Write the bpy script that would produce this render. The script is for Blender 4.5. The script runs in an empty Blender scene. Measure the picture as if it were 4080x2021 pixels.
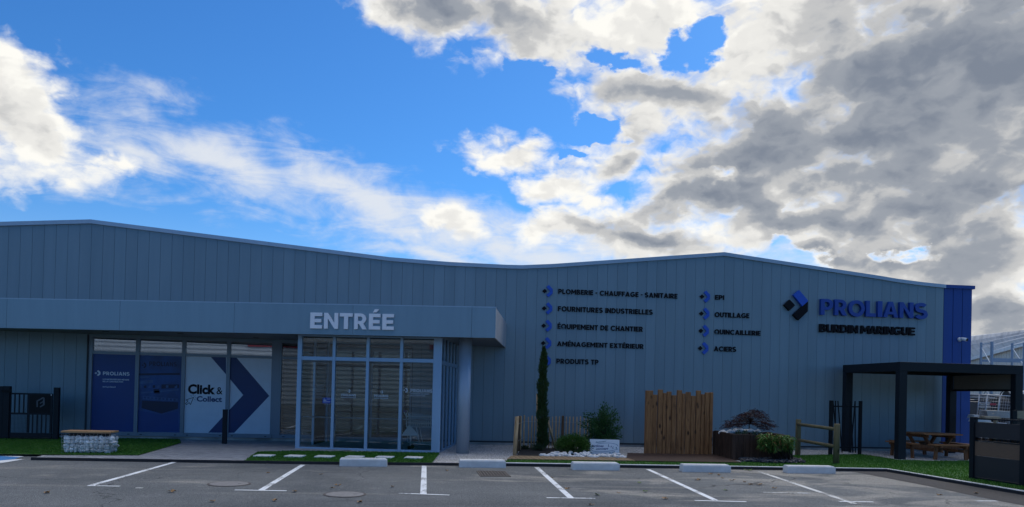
import bpy, bmesh, math, random
import numpy as np
from mathutils import Vector, Matrix, noise as mnoise
random.seed(7)
rad = math.radians
sc = bpy.context.scene
COL = sc.collection

# ------------------------------------------------------------------ camera
# world: X runs along the shop front, Y away from the viewer, Z up; eye at 1.7 m
EYE = Vector((0, 0, 1.7))
FPX, CX, CY = 3000.0, 2040.0, 1530.0
_y, _p, _r = rad(7.0), math.atan(30 / 3000.0), rad(1.4)
_F0 = Vector((math.sin(_y), math.cos(_y), 0)); _R0 = Vector((math.cos(_y), -math.sin(_y), 0)); _U0 = Vector((0, 0, 1))
FW = _F0 * math.cos(_p) + _U0 * math.sin(_p); _U1 = _U0 * math.cos(_p) - _F0 * math.sin(_p)
RT = _R0 * math.cos(_r) + _U1 * math.sin(_r); UP = _U1 * math.cos(_r) - _R0 * math.sin(_r)
cam = bpy.data.objects.new("camera", bpy.data.cameras.new("camera")); COL.objects.link(cam)
cam.matrix_world = Matrix(((RT.x, UP.x, -FW.x, 0), (RT.y, UP.y, -FW.y, 0), (RT.z, UP.z, -FW.z, 1.7), (0, 0, 0, 1)))
cam.data.sensor_width = 36; cam.data.lens = FPX / 4080 * 36
cam.data.shift_y = (CY - 1010.5) / 4080
cam.data.clip_end = 2000
sc.camera = cam
sc.view_settings.view_transform = 'Standard'; sc.view_settings.look = 'None'
sc.view_settings.exposure = 0; sc.view_settings.gamma = 1

# survey helpers: read a place in the photograph as a point on the ground / the shop wall / another plane
def ray(u, v): return FW * FPX + RT * (u - CX) - UP * (v - CY)
def G(u, v, z=0.0):
    d = ray(u, v); return EYE + d * ((z - 1.7) / d.z)
def W(u, v, Y=23.3):
    d = ray(u, v); return EYE + d * (Y / d.y)
def PL(u, v, p0, n):
    d = ray(u, v); return EYE + d * ((Vector(p0) - EYE).dot(n) / d.dot(n))

# ------------------------------------------------------------------ world: blue sky with broken backlit cloud
SUN_AZ, SUN_EL = 40.0, 43.0          # degrees from +Y towards +X ; elevation
world = bpy.data.worlds.new("World"); sc.world = world; world.use_nodes = True
nt = world.node_tree; nt.nodes.clear()
class NB:                              # tiny expression builder for shader nodes
    def __init__(s, t): s.t = t
    def n(s, typ, **kw):
        o = s.t.nodes.new(typ)
        for k, v in kw.items(): setattr(o, k, v)
        return o
    def put(s, sock, v):
        if hasattr(v, 'is_output'): s.t.links.new(v, sock)
        else: sock.default_value = v
    def m(s, op, a, b=0.0, c=0.0, clamp=False):
        o = s.n('ShaderNodeMath', operation=op, use_clamp=clamp)
        s.put(o.inputs[0], a); s.put(o.inputs[1], b); s.put(o.inputs[2], c); return o.outputs[0]
    def mr(s, v, a, b, c=0.0, d=1.0, interp='SMOOTHSTEP'):
        o = s.n('ShaderNodeMapRange', interpolation_type=interp)
        s.put(o.inputs[0], v); s.put(o.inputs[1], a); s.put(o.inputs[2], b); s.put(o.inputs[3], c); s.put(o.inputs[4], d)
        return o.outputs[0]
    def mix(s, f, a, b, bt='MIX'):
        o = s.n('ShaderNodeMix', data_type='RGBA', blend_type=bt)
        s.put(o.inputs[0], f); s.put(o.inputs[6], a); s.put(o.inputs[7], b); return o.outputs[2]
    def comb(s, x, y, z):
        o = s.n('ShaderNodeCombineXYZ'); s.put(o.inputs[0], x); s.put(o.inputs[1], y); s.put(o.inputs[2], z); return o.outputs[0]
    def noise(s, vec, scale, detail=6, rough=.55, dist=0.0, lac=2.0):
        o = s.n('ShaderNodeTexNoise'); s.put(o.inputs['Vector'], vec); o.inputs['Scale'].default_value = scale
        o.inputs['Detail'].default_value = detail; o.inputs['Roughness'].default_value = rough
        o.inputs['Distortion'].default_value = dist; o.inputs['Lacunarity'].default_value = lac
        return o.outputs['Fac']
    def mapp(s, vec, loc=(0, 0, 0), rot=0.0, scale=(1, 1, 1), typ='POINT'):
        o = s.n('ShaderNodeMapping', vector_type=typ); s.put(o.inputs['Vector'], vec)
        o.inputs['Location'].default_value = loc; o.inputs['Rotation'].default_value = (0, 0, rot); o.inputs['Scale'].default_value = scale
        return o.outputs[0]
nb = NB(nt)
tc = nb.n('ShaderNodeTexCoord').outputs['Generated']
sep = nb.n('ShaderNodeSeparateXYZ'); nt.links.new(tc, sep.inputs[0])
az = nb.m('MULTIPLY', nb.m('ARCTAN2', sep.outputs[0], sep.outputs[1]), 57.2958)      # azimuth, degrees
el = nb.m('MULTIPLY', nb.m('ARCSINE', sep.outputs[2]), 57.2958)                      # elevation, degrees
P = nb.comb(az, el, 0.0)
def azel(x, y):                        # place in the photograph (2576-wide) -> azimuth, elevation
    d = ray(x * 1.5839, y * 1.5839).normalized(); return math.degrees(math.atan2(d.x, d.y)), math.degrees(math.asin(d.z))
def blob_field(blobs, vec=None):
    out = None
    for (x, y, A, B, rot, w) in blobs:
        a0, e0 = azel(x, y); k = .0295
        q = nb.mapp(vec or P, (a0, e0, 0), rad(-rot), (A * k, B * k, 1), 'TEXTURE')
        ln = nb.n('ShaderNodeVectorMath', operation='LENGTH'); nt.links.new(q, ln.inputs[0])
        v = nb.m('MULTIPLY', nb.m('SUBTRACT', 1.0, ln.outputs['Value']), w)
        v = nb.m('MAXIMUM', v, -1.2)
        out = v if out is None else nb.m('SMOOTH_MAX', out, v, .25)
    return out
CLOUDS = [(1080, 0, 250, 105, 18, 1), (1330, 50, 270, 110, 14, 1), (1620, 30, 260, 130, 10, 1), (1950, 110, 340, 140, -8, 1),
          (1690, 232, 320, 75, 14, 1), (2380, 220, 440, 340, 0, 1.3), (2000, 380, 450, 160, -6, 1.1), (1790, 510, 350, 90, -2, 1),
          (1285, 385, 140, 55, 5, 1), (1400, 462, 125, 48, 8, 1), (1560, 398, 170, 40, -18, .8), (2330, 520, 380, 130, 6, 1),
          (1430, 570, 130, 46, 8, 1), (1640, 605, 240, 66, 0, 1), (2110, 585, 260, 66, 10, 1), (2480, 640, 170, 100, 0, 1), (2290, 690, 150, 42, 0, .9), (1880, 600, 160, 40, 0, .8),
          (10, 240, 110, 120, 20, 1), (110, 335, 180, 66, 25, 1), (45, 150, 64, 46, 40, .6), (255, 390, 84, 26, 8, .7), (1130, 556, 92, 32, 4, .8),
          (-150, 300, 200, 140, 0, 1), (2520, 780, 180, 80, 0, 1), (1960, 575, 240, 60, 0, 1), (2240, 650, 260, 75, 4, 1), (2420, 700, 200, 70, 0, 1), (2080, 645, 220, 50, 0, 1), (2130, 455, 300, 85, 0, 1.3), (1900, 450, 200, 60, 0, 1), (1600, 330, 150, 60, 0, .8), (1700, 640, 200, 45, 0, .9)]
HOLES = [(1745, 112, 80, 48, -20, 1), (1560, 152, 95, 30, 6, .85), (2005, 640, 95, 42, 0, 1), (1815, 432, 75, 28, 5, .3),
         (1330, 200, 70, 45, 0, .8), (1480, 322, 110, 36, 12, 1), (1425, 405, 50, 22, 0, .7), (2290, 652, 80, 22, 0, .6)]
def warped(amp, scale, detail, seed):
    w = nb.n('ShaderNodeTexNoise'); nt.links.new(nb.mapp(P, loc=(seed, seed * .7, 0), scale=(scale, scale * 1.5, 1)), w.inputs['Vector'])
    w.inputs['Scale'].default_value = 1.0; w.inputs['Detail'].default_value = detail; w.inputs['Roughness'].default_value = .55
    v = nb.n('ShaderNodeVectorMath', operation='SUBTRACT'); nt.links.new(w.outputs['Color'], v.inputs[0]); v.inputs[1].default_value = (.5, .5, .5)
    o = nb.n('ShaderNodeVectorMath', operation='MULTIPLY_ADD'); nt.links.new(v.outputs[0], o.inputs[0]); o.inputs[1].default_value = (amp, amp * .7, 0); nt.links.new(P, o.inputs[2])
    return o.outputs[0]
PW = warped(6.5, .17, 6, 0.0)
PH_ = warped(7.5, .30, 8, 4.0)
mask = nb.m('MINIMUM', blob_field(CLOUDS, PW), 1.0)
hole = nb.m('MAXIMUM', blob_field(HOLES, PH_), 0.0)
mask = nb.m('SUBTRACT', mask, nb.m('MULTIPLY', hole, 1.7))
back = nb.mr(nb.m('ABSOLUTE', nb.m('SUBTRACT', az, 7.0)), 42.0, 62.0)                # beyond the view: scattered fair-weather cloud
bn = nb.noise(nb.mapp(tc, scale=(1, 1, 2.2)), 2.2, 3)
mask = nb.m('ADD', nb.m('MULTIPLY', mask, nb.m('SUBTRACT', 1.0, back)), nb.m('MULTIPLY', back, nb.m('MULTIPLY_ADD', bn, 5.0, -3.6)))
def billow(vec, scale, detail):        # heaped, cauliflower-like lumps
    o = nb.n('ShaderNodeTexVoronoi', feature='F1', normalize=True); nb.put(o.inputs['Vector'], vec)
    o.inputs['Scale'].default_value = scale; o.inputs['Detail'].default_value = detail; o.inputs['Roughness'].default_value = .52; o.inputs['Lacunarity'].default_value = 2.1
    return nb.m('SUBTRACT', 1.0, o.outputs['Distance'])
NV = nb.mapp(warped(2.6, .35, 5, 9.0), scale=(.22, .36, 1))
n1 = nb.noise(NV, 1.0, 9, .56, .1)
sdx, sdy = .15, .17                    # step towards the sun, for lit flanks
soft1 = nb.noise(NV, 1.0, 5, .50, .1)
soft2 = nb.noise(nb.mapp(NV, loc=(sdx, sdy, 0)), 1.0, 5, .50, .1)
bl1 = billow(NV, 1.6, 3); bl2 = billow(nb.mapp(NV, loc=(.07, .09, 0)), 1.6, 2)
nbig = nb.noise(nb.mapp(PW, loc=(3.1, 8.2, 0), scale=(.055, .12, 1)), 1.0, 4, .45, .3)
dens = nb.m('ADD', nb.m('MULTIPLY', mask, .95), nb.m('ADD', nb.m('MULTIPLY_ADD', n1, 1.7, -.85), nb.m('MULTIPLY_ADD', bl1, 1.5, -1.02)))
alpha = nb.mr(dens, -.14, .55)
# shading: thick cores grey, thin rims and sun-facing flanks bright
GREY = [(2400, 150, 360, 330, 0, 1.3), (1930, 300, 320, 85, -20, 1.5), (1130, 10, 260, 85, 14, .8), (1800, 385, 280, 62, 0, 1.3), (2440, 430, 280, 170, 20, 1.3),
        (1740, 500, 230, 48, -6, 1.4), (2050, 545, 350, 46, 8, 1.2), (1600, 585, 170, 40, 8, .9), (2200, 640, 180, 50, 0, 1.0), (2500, 560, 140, 70, 0, .9), (1650, 222, 220, 34, 10, .35), (2130, 420, 260, 70, 0, .9), (2500, 780, 160, 50, 0, .7), (2250, 300, 260, 200, 0, 1.0), (2400, 330, 420, 340, 0, 1.6)]
grey = nb.mr(blob_field(GREY, PW), -.35, .6, 0, 1)
lit = nb.m('ADD', nb.m('MULTIPLY', nb.m('SUBTRACT', soft2, soft1), 1.0), nb.m('MULTIPLY', nb.m('SUBTRACT', bl2, bl1), .40))
densoft = nb.m('ADD', nb.m('MULTIPLY', mask, .95), nb.m('ADD', nb.m('MULTIPLY_ADD', soft1, 1.5, -.75), nb.m('MULTIPLY_ADD', bl2, .9, -.60)))
thick = nb.mr(nb.m('MULTIPLY_ADD', dens, .3, nb.m('MULTIPLY', densoft, .7)), .05, 1.05, 0, 1)
sh = nb.m('MULTIPLY', thick, nb.m('MULTIPLY_ADD', grey, .66, .20))
sh = nb.m('ADD', sh, nb.m('MULTIPLY', nb.m('SUBTRACT', nbig, .5), .6))
sh = nb.m('ADD', sh, lit)
sh = nb.m('ADD', sh, .03)
ramp = nb.n('ShaderNodeValToRGB'); nt.links.new(sh, ramp.inputs[0]); rr = ramp.color_ramp; rr.interpolation = 'EASE'
rr.elements[0].position = 0.0; rr.elements[0].color = (1.0, .985, .93, 1)
rr.elements[1].position = 1.0; rr.elements[1].color = (.21, .245, .31, 1)
for p_, c_ in ((.16, (.84, .83, .80, 1)), (.40, (.56, .565, .57, 1)), (.68, (.33, .36, .41, 1))):
    e_ = rr.elements.new(p_); e_.color = c_
sky = nb.n('ShaderNodeTexSky', sky_type='NISHITA'); sky.sun_disc = False
sky.sun_elevation = rad(SUN_EL); sky.sun_rotation = rad(SUN_AZ); sky.air_density = 1.0; sky.dust_density = .3; sky.ozone_density = 2.5
hs = nb.n('ShaderNodeHueSaturation'); nt.links.new(sky.outputs[0], hs.inputs['Color'])
hs.inputs['Saturation'].default_value = 1.15; hs.inputs['Value'].default_value = 1.0
tint = nb.n('ShaderNodeVectorMath', operation='MULTIPLY'); nt.links.new(hs.outputs[0], tint.inputs[0]); tint.inputs[1].default_value = (.40, .785, 1.14)
STR = .12
# veil of high cirrus
CIR = [(600, 420, 340, 80, 16, 1), (940, 505, 350, 80, 22, 1), (1250, 605, 380, 85, 12, 1.1), (320, 375, 150, 50, 20, .9), (1080, 640, 240, 40, 6, .9),
       (150, 430, 260, 40, 10, .5), (420, 350, 60, 20, -30, .5), (2250, 690, 420, 75, 6, 1.2), (1980, 625, 240, 45, 8, .55), (1560, 620, 240, 60, 0, 1)]
cm = blob_field(CIR, PW)
cn = nb.noise(nb.mapp(P, rot=rad(24), scale=(.13, .5, 1)), 1.0, 9, .62, .8)
cn2 = nb.noise(nb.mapp(P, loc=(5, 1, 0), scale=(.3, .42, 1)), 1.0, 8, .6, .4)
cd = nb.m('ADD', nb.m('MULTIPLY', cm, .75), nb.m('ADD', nb.m('MULTIPLY_ADD', cn, 1.5, -.75), nb.m('MULTIPLY_ADD', cn2, .9, -.40)))
ca = nb.m('MULTIPLY', nb.mr(cd, -.1, .85), .9)
hz = nb.mr(el, 14.0, 2.0, 0.0, .75)    # pale air low down
blue = nb.mix(hz, tint.outputs[0], (.36 / STR, .55 / STR, .90 / STR, 1))
c1 = nb.mix(ca, blue, (.80 / STR, .83 / STR, .87 / STR, 1))
cl = nb.n('ShaderNodeVectorMath', operation='SCALE'); nt.links.new(ramp.outputs[0], cl.inputs[0]); cl.inputs['Scale'].default_value = 1 / STR
c2 = nb.mix(alpha, c1, cl.outputs[0])
zen = nb.m('MULTIPLY', nb.mr(el, 40.0, 62.0), nb.mr(bn, .38, .58, .25, 1.0))         # broken bright cloud added overhead, out of view, to lift the ground light
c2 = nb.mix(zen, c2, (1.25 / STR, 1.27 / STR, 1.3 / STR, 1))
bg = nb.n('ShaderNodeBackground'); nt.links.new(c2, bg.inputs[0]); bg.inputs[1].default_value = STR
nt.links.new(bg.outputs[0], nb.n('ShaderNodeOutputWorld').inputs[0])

sun = bpy.data.objects.new("sun", bpy.data.lights.new("sun", 'SUN')); COL.objects.link(sun)
sun.data.energy = 1.5; sun.data.angle = rad(24); sun.data.color = (1, .93, .82)
_sd = Vector((math.sin(rad(SUN_AZ)) * math.cos(rad(SUN_EL)), math.cos(rad(SUN_AZ)) * math.cos(rad(SUN_EL)), math.sin(rad(SUN_EL))))
sun.rotation_euler = _sd.to_track_quat('Z', 'Y').to_euler()
sun.location = (0, 0, 60)

# ------------------------------------------------------------------ materials
MATS = {}
def mat(name, col, rough=.6, metal=0.0, var=.12, vscale=4.0, bump=0.0, bscale=60.0, spec=.5, stretch=None, isl=0.0, tint=None):
    """procedural principled material: colour broken up by noise, optional bump and per-island variation"""
    if name in MATS: return MATS[name]
    m = bpy.data.materials.new(name); m.use_nodes = True; t = m.node_tree; b = NB(t)
    bs = t.nodes['Principled BSDF']; bs.inputs['Roughness'].default_value = rough; bs.inputs['Metallic'].default_value = metal
    bs.inputs['Specular IOR Level'].default_value = spec
    co = b.n('ShaderNodeTexCoord').outputs['Object']
    v = b.mapp(co, scale=stretch) if stretch else co
    n = b.noise(v, vscale, 6, .6)
    f = b.mr(n, .25, .75, 1 - var * 1.6, 1 + var * 1.6, 'LINEAR')
    if isl:
        g = b.n('ShaderNodeNewGeometry').outputs['Random Per Island']
        f = b.m('MULTIPLY', f, b.mr(g, 0, 1, 1 - isl, 1 + isl, 'LINEAR'))
    s = b.n('ShaderNodeVectorMath', operation='SCALE'); s.inputs[0].default_value = col[:3]; b.put(s.inputs['Scale'], f)
    c = s.outputs[0]
    if tint:
        n3 = b.noise(v, vscale * .37, 3, .5)
        c = b.mix(b.mr(n3, .42, .66), c, (*tint, 1))
    b.put(bs.inputs['Base Color'], c)
    b.put(bs.inputs['Roughness'], b.mr(n, .2, .8, max(.05, rough - .08), min(1, rough + .08), 'LINEAR'))
    if bump:
        bp = b.n('ShaderNodeBump'); bp.inputs['Strength'].default_value = bump; bp.inputs['Distance'].default_value = .02
        b.put(bp.inputs['Height'], b.noise(v, bscale, 4, .6)); t.links.new(bp.outputs[0], bs.inputs['Normal'])
    MATS[name] = m; return m
def wood(name, dark, light, axis=2, scale=1.0, isl=.25, knots=True, rough=.7):
    if name in MATS: return MATS[name]
    m = bpy.data.materials.new(name); m.use_nodes = True; t = m.node_tree; b = NB(t)
    bs = t.nodes['Principled BSDF']; bs.inputs['Roughness'].default_value = rough; bs.inputs['Specular IOR Level'].default_value = .3
    co = b.n('ShaderNodeTexCoord').outputs['Object']
    g = b.n('ShaderNodeNewGeometry').outputs['Random Per Island']
    off = b.n('ShaderNodeVectorMath', operation='ADD'); t.links.new(co, off.inputs[0])
    b.put(off.inputs[1], b.comb(b.m('MULTIPLY', g, 37.0), b.m('MULTIPLY', g, 11.0), b.m('MULTIPLY', g, 53.0)))
    st = [22.0, 22.0, 22.0]; st[axis] = 1.6
    n = b.noise(b.mapp(off.outputs[0], scale=[s * scale for s in st]), 1.0, 8, .65, 1.2)
    c = b.mix(b.mr(n, .3, .7), (*dark, 1), (*light, 1))
    if knots:
        vo = b.n('ShaderNodeTexVoronoi', feature='F1'); ks = [5.5, 5.5, 5.5]; ks[axis] = 2.6
        b.put(vo.inputs['Vector'], b.mapp(off.outputs[0], scale=ks)); vo.inputs['Scale'].default_value = 1.0
        c = b.mix(b.mr(vo.outputs['Distance'], .24, .08), c, (dark[0] * .30, dark[1] * .27, dark[2] * .25, 1))
    s = b.n('ShaderNodeVectorMath', operation='SCALE'); b.put(s.inputs[0], c); b.put(s.inputs['Scale'], b.mr(g, 0, 1, 1 - isl, 1 + isl, 'LINEAR'))
    b.put(bs.inputs['Base Color'], s.outputs[0])
    bp = b.n('ShaderNodeBump'); bp.inputs['Strength'].default_value = .35; bp.inputs['Distance'].default_value = .01
    b.put(bp.inputs['Height'], n); t.links.new(bp.outputs[0], bs.inputs['Normal'])
    MATS[name] = m; return m
def glass(name, base_refl, tint=(.75, .82, .82)):
    """thin coated pane: clear transmission plus mirror reflection growing towards grazing angles"""
    if name in MATS: return MATS[name]
    m = bpy.data.materials.new(name); m.use_nodes = True; t = m.node_tree; t.nodes.clear(); b = NB(t)
    tr = b.n('ShaderNodeBsdfTransparent'); tr.inputs[0].default_value = (*tint, 1)
    gl = b.n('ShaderNodeBsdfGlossy'); gl.inputs['Roughness'].default_value = .015; gl.inputs['Color'].default_value = (.9, .95, 1, 1)
    co = b.n('ShaderNodeTexCoord').outputs['Object']
    bp = b.n('ShaderNodeBump'); bp.inputs['Strength'].default_value = .006; bp.inputs['Distance'].default_value = .05
    b.put(bp.inputs['Height'], b.noise(co, 1.3, 2)); t.links.new(bp.outputs[0], gl.inputs['Normal'])
    lw = b.n('ShaderNodeLayerWeight'); lw.inputs[0].default_value = .25
    f = b.m('MULTIPLY_ADD', lw.outputs['Fresnel'], 1 - base_refl, base_refl, True)
    mx = b.n('ShaderNodeMixShader'); b.put(mx.inputs[0], f); t.links.new(tr.outputs[0], mx.inputs[1]); t.links.new(gl.outputs[0], mx.inputs[2])
    t.links.new(mx.outputs[0], b.n('ShaderNodeOutputMaterial').inputs[0]); MATS[name] = m; return m
def leafmat(name, c1, c2, rough=.55, c3=None):
    if name in MATS: return MATS[name]
    m = bpy.data.materials.new(name); m.use_nodes = True; t = m.node_tree; b = NB(t)
    bs = t.nodes['Principled BSDF']; bs.inputs['Roughness'].default_value = rough; bs.inputs['Specular IOR Level'].default_value = .35
    g = b.n('ShaderNodeNewGeometry').outputs['Random Per Island']
    co = b.n('ShaderNodeTexCoord').outputs['Object']
    n = b.noise(co, 5.0, 3)
    c = b.mix(b.m('MULTIPLY', b.m('ADD', g, n), .55, 0, True), (*c1, 1), (*c2, 1))
    if c3: c = b.mix(b.mr(g, .80, .90), c, (*c3, 1))
    b.put(bs.inputs['Base Color'], c)
    tl = b.n('ShaderNodeBsdfTranslucent'); b.put(tl.inputs[0], c)
    mx = b.n('ShaderNodeMixShader'); mx.inputs[0].default_value = .25
    t.links.new(bs.outputs[0], mx.inputs[1]); t.links.new(tl.outputs[0], mx.inputs[2])
    t.links.new(mx.outputs[0], t.nodes['Material Output'].inputs[0]); MATS[name] = m; return m

# facade cladding: silver-grey lacquered sheet, blue skylight put into its base colour, faint panel-to-panel differences
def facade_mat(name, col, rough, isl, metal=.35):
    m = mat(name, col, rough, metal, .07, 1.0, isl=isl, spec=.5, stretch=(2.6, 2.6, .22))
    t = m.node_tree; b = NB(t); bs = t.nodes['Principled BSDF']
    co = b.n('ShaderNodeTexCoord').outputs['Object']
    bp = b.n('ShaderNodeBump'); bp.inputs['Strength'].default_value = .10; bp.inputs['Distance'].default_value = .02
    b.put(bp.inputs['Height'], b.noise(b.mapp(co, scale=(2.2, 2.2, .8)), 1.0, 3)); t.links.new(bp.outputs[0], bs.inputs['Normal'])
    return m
M_FAC = facade_mat('skylit_cladding', (.172, .248, .292), .5, .05)
M_FASC = facade_mat('skylit_fascia', (.190, .285, .345), .45, .04)
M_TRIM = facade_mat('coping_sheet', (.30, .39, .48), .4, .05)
M_SIDELIT = facade_mat('side_sheet_lit', (.42, .43, .44), .42, .03)  # same sheet as the fascia, its lit side painted lighter and neutral
M_BLUE = facade_mat('blue_cladding', (.001, .044, .24), .55, .05, .0)
M_JOINT = mat('joint_dark', (.04, .05, .06), .8)
M_FRAME = facade_mat('window_aluminium', (.17, .225, .28), .45, .03)
M_PFRAME = facade_mat('porch_aluminium', (.29, .42, .56), .42, .03)
M_SOFF = mat('soffit', (.16, .17, .18), .6)
M_PLINTH = mat('plinth_concrete', (.44, .44, .42), .9, 0, .2, 2.5, .3, 40, tint=(.20, .21, .20))
M_ROOF = mat('roof_sheet', (.3, .31, .33), .5, .3)
M_BLACK = mat('black_paint', (.005, .006, .008), .55, 0, .15, 6, spec=.2)
M_ANTH = mat('anthracite_paint', (.010, .014, .019), .55, .0, .1, 5, spec=.22)
M_LETB = mat('letter_blue', (.001, .042, .28), .4, 0, .06)
M_LETB2 = mat('letter_blue_light', (.002, .07, .46), .4, 0, .06)
M_LETK = mat('letter_black', (.005, .005, .008), .55, 0, .06, spec=.15)
M_LETW = mat('letter_white', (.78, .80, .84), .4, 0, .03)
M_WHITE = mat('white_paint', (.74, .75, .76), .5, 0, .05)
M_CONC = mat('concrete', (.66, .66, .64), .85, 0, .10, 5, .25, 80)
M_SLAB = mat('pale_slab', (.74, .74, .70), .85, 0, .07, 6, .2, 90)
M_STONE = mat('white_stone', (.60, .595, .58), .8, 0, .18, 9, .35, 30, isl=.15)
M_GSTONE = mat('gabion_stone', (.80, .79, .76), .85, 0, .15, 11, .35, 40, isl=.25, tint=(.60, .59, .56))
M_WIRE = mat('galvanised', (.42, .44, .46), .4, .7, .1)
M_DARKIN = mat('dark_interior', (.03, .032, .034), .8)
M_SHUT = mat('shutter_slats', (.085, .095, .095), .55, .2, .12, 3)
M_FLOOR = mat('interior_floor', (.10, .10, .10), .5)
M_SOIL = mat('soil', (.016, .014, .013), .95, 0, .3, 18, .6, 50)
M_SLATE = mat('slate_chip', (.035, .04, .05), .55, 0, .25, 20, isl=.7)
M_PINE = wood('treated_pine', (.19, .082, .030), (.46, .215, .080), 2, 1.0, .38)
M_PINEX = wood('deck_pine', (.17, .115, .062), (.30, .215, .125), 1, 1.0, .22, False)
M_DECK = wood('dark_deck', (.040, .022, .016), (.075, .043, .030), 1, 1.0, .2, False)
M_SLEEP = wood('old_sleeper', (.028, .015, .010), (.095, .052, .033), 2, .7, .55, False)
M_CHEST = wood('chestnut', (.34, .21, .105), (.64, .44, .24), 2, 1.5, .3, False)
M_CHESTD = wood('chestnut_bark', (.055, .035, .02), (.14, .085, .045), 2, 1.5, .3, False)
M_RAIL = wood('greenish_pine', (.10, .085, .040), (.19, .155, .075), 2, 1.0, .15)
M_TEAK = wood('picnic_wood', (.17, .072, .028), (.36, .17, .07), 0, 1.0, .2, False)
M_SEAT = wood('bench_top', (.38, .20, .09), (.55, .33, .16), 0, 1.0, .15, False)
M_BARK = wood('bark', (.03, .022, .016), (.07, .052, .04), 2, 1.0, .2, False)
M_GLASS = glass('shop_glass', .34)
M_DGLASS = glass('door_glass', .09)
M_PGLASS = glass('porch_glass', .035, (.84, .90, .90))
M_CYP = leafmat('cypress_leaf', (.022, .052, .015), (.070, .125, .036))
M_SHR = leafmat('shrub_leaf', (.018, .065, .018), (.065, .16, .045))
M_BUX = leafmat('box_leaf', (.020, .068, .012), (.085, .18, .030))
M_MAP = leafmat('maple_leaf', (.018, .008, .010), (.060, .016, .018))
M_PIE = leafmat('long_leaf', (.040, .115, .018), (.13, .27, .05), .45, (.26, .14, .04))
M_HEA = leafmat('tuft_leaf', (.020, .045, .022), (.050, .095, .045))
M_TURF = leafmat('turf_blade', (.034, .125, .010), (.085, .225, .022), .7)

def ground_asphalt():
    m = bpy.data.materials.new('worn_asphalt'); m.use_nodes = True; t = m.node_tree; b = NB(t); bs = t.nodes['Principled BSDF']
    co = b.n('ShaderNodeTexCoord').outputs['Object']
    big = b.noise(co, .22, 5, .55, .4); mid = b.noise(co, 1.3, 6, .6); fine = b.noise(co, 55, 3, .8)
    vo = b.n('ShaderNodeTexVoronoi', feature='F1'); b.put(vo.inputs['Vector'], co); vo.inputs['Scale'].default_value = 75
    c = b.mix(b.mr(big, .35, .66), (.088, .095, .097, 1), (.145, .152, .149, 1))
    c = b.mix(b.mr(mid, .45, .75, 0, .5), c, (.185, .187, .186, 1))
    stk = b.noise(b.mapp(co, loc=(2, 7, 0), rot=rad(-14), scale=(.12, 1.6, 1)), 1.0, 5, .55, .4)         # dusty drifts and tyre tracks along the lane
    c = b.mix(b.m('MULTIPLY', b.mr(stk, .58, .70), .40), c, (.27, .255, .225, 1))
    c = b.mix(b.m('MULTIPLY', b.mr(stk, .40, .30), .35), c, (.065, .067, .070, 1))
    spk = b.noise(co, 20, 5, .8)
    c = b.mix(b.mr(spk, .56, .70, 0, .8), c, (.29, .29, .28, 1)); c = b.mix(b.mr(spk, .45, .30, 0, .85), c, (.035, .037, .04, 1))
    sp = b.n('ShaderNodeSeparateXYZ'); b.put(sp.inputs[0], co)
    side = b.mr(sp.outputs[0], -1.0, 9.0)                     # dust has gathered on the right-hand bays
    dn = b.noise(b.mapp(co, loc=(3, 1, 0), scale=(.5, 1.0, 1)), .8, 6, .6, .6)
    dm = b.m('MULTIPLY', b.mr(b.m('ADD', dn, b.m('MULTIPLY', side, .14)), .57, .72), .7)
    c = b.mix(dm, c, (.34, .315, .27, 1))
    grain = b.mr(b.m('ADD', b.m('MULTIPLY', vo.outputs['Distance'], .9), fine), .5, 1.3, .35, 1.75, 'LINEAR')
    s = b.n('ShaderNodeVectorMath', operation='SCALE'); b.put(s.inputs[0], c); b.put(s.inputs['Scale'], grain)
    # cracks and joints
    cr = b.n('ShaderNodeTexVoronoi', feature='DISTANCE_TO_EDGE'); wn = b.n('ShaderNodeTexNoise'); b.put(wn.inputs['Vector'], co); wn.inputs['Scale'].default_value = 1.1; wn.inputs['Detail'].default_value = 5
    wa = b.n('ShaderNodeVectorMath', operation='MULTIPLY_ADD'); t.links.new(wn.outputs['Color'], wa.inputs[0]); wa.inputs[1].default_value = (1.6, 1.6, 0); b.put(wa.inputs[2], co)
    b.put(cr.inputs['Vector'], wa.outputs[0]); cr.inputs['Scale'].default_value = .17
    ck = b.m('MULTIPLY', b.mr(cr.outputs['Distance'], .004, .0012), b.mr(big, .42, .55))
    c2 = b.mix(b.m('MULTIPLY', ck, .7), s.outputs[0], (.045, .045, .045, 1))
    b.put(bs.inputs['Base Color'], c2); bs.inputs['Roughness'].default_value = .85; bs.inputs['Specular IOR Level'].default_value = .3
    bp = b.n('ShaderNodeBump'); bp.inputs['Strength'].default_value = .9; bp.inputs['Distance'].default_value = .012
    b.put(bp.inputs['Height'], b.m('ADD', vo.outputs['Distance'], fine)); t.links.new(bp.outputs[0], bs.inputs['Normal'])
    return m
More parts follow.
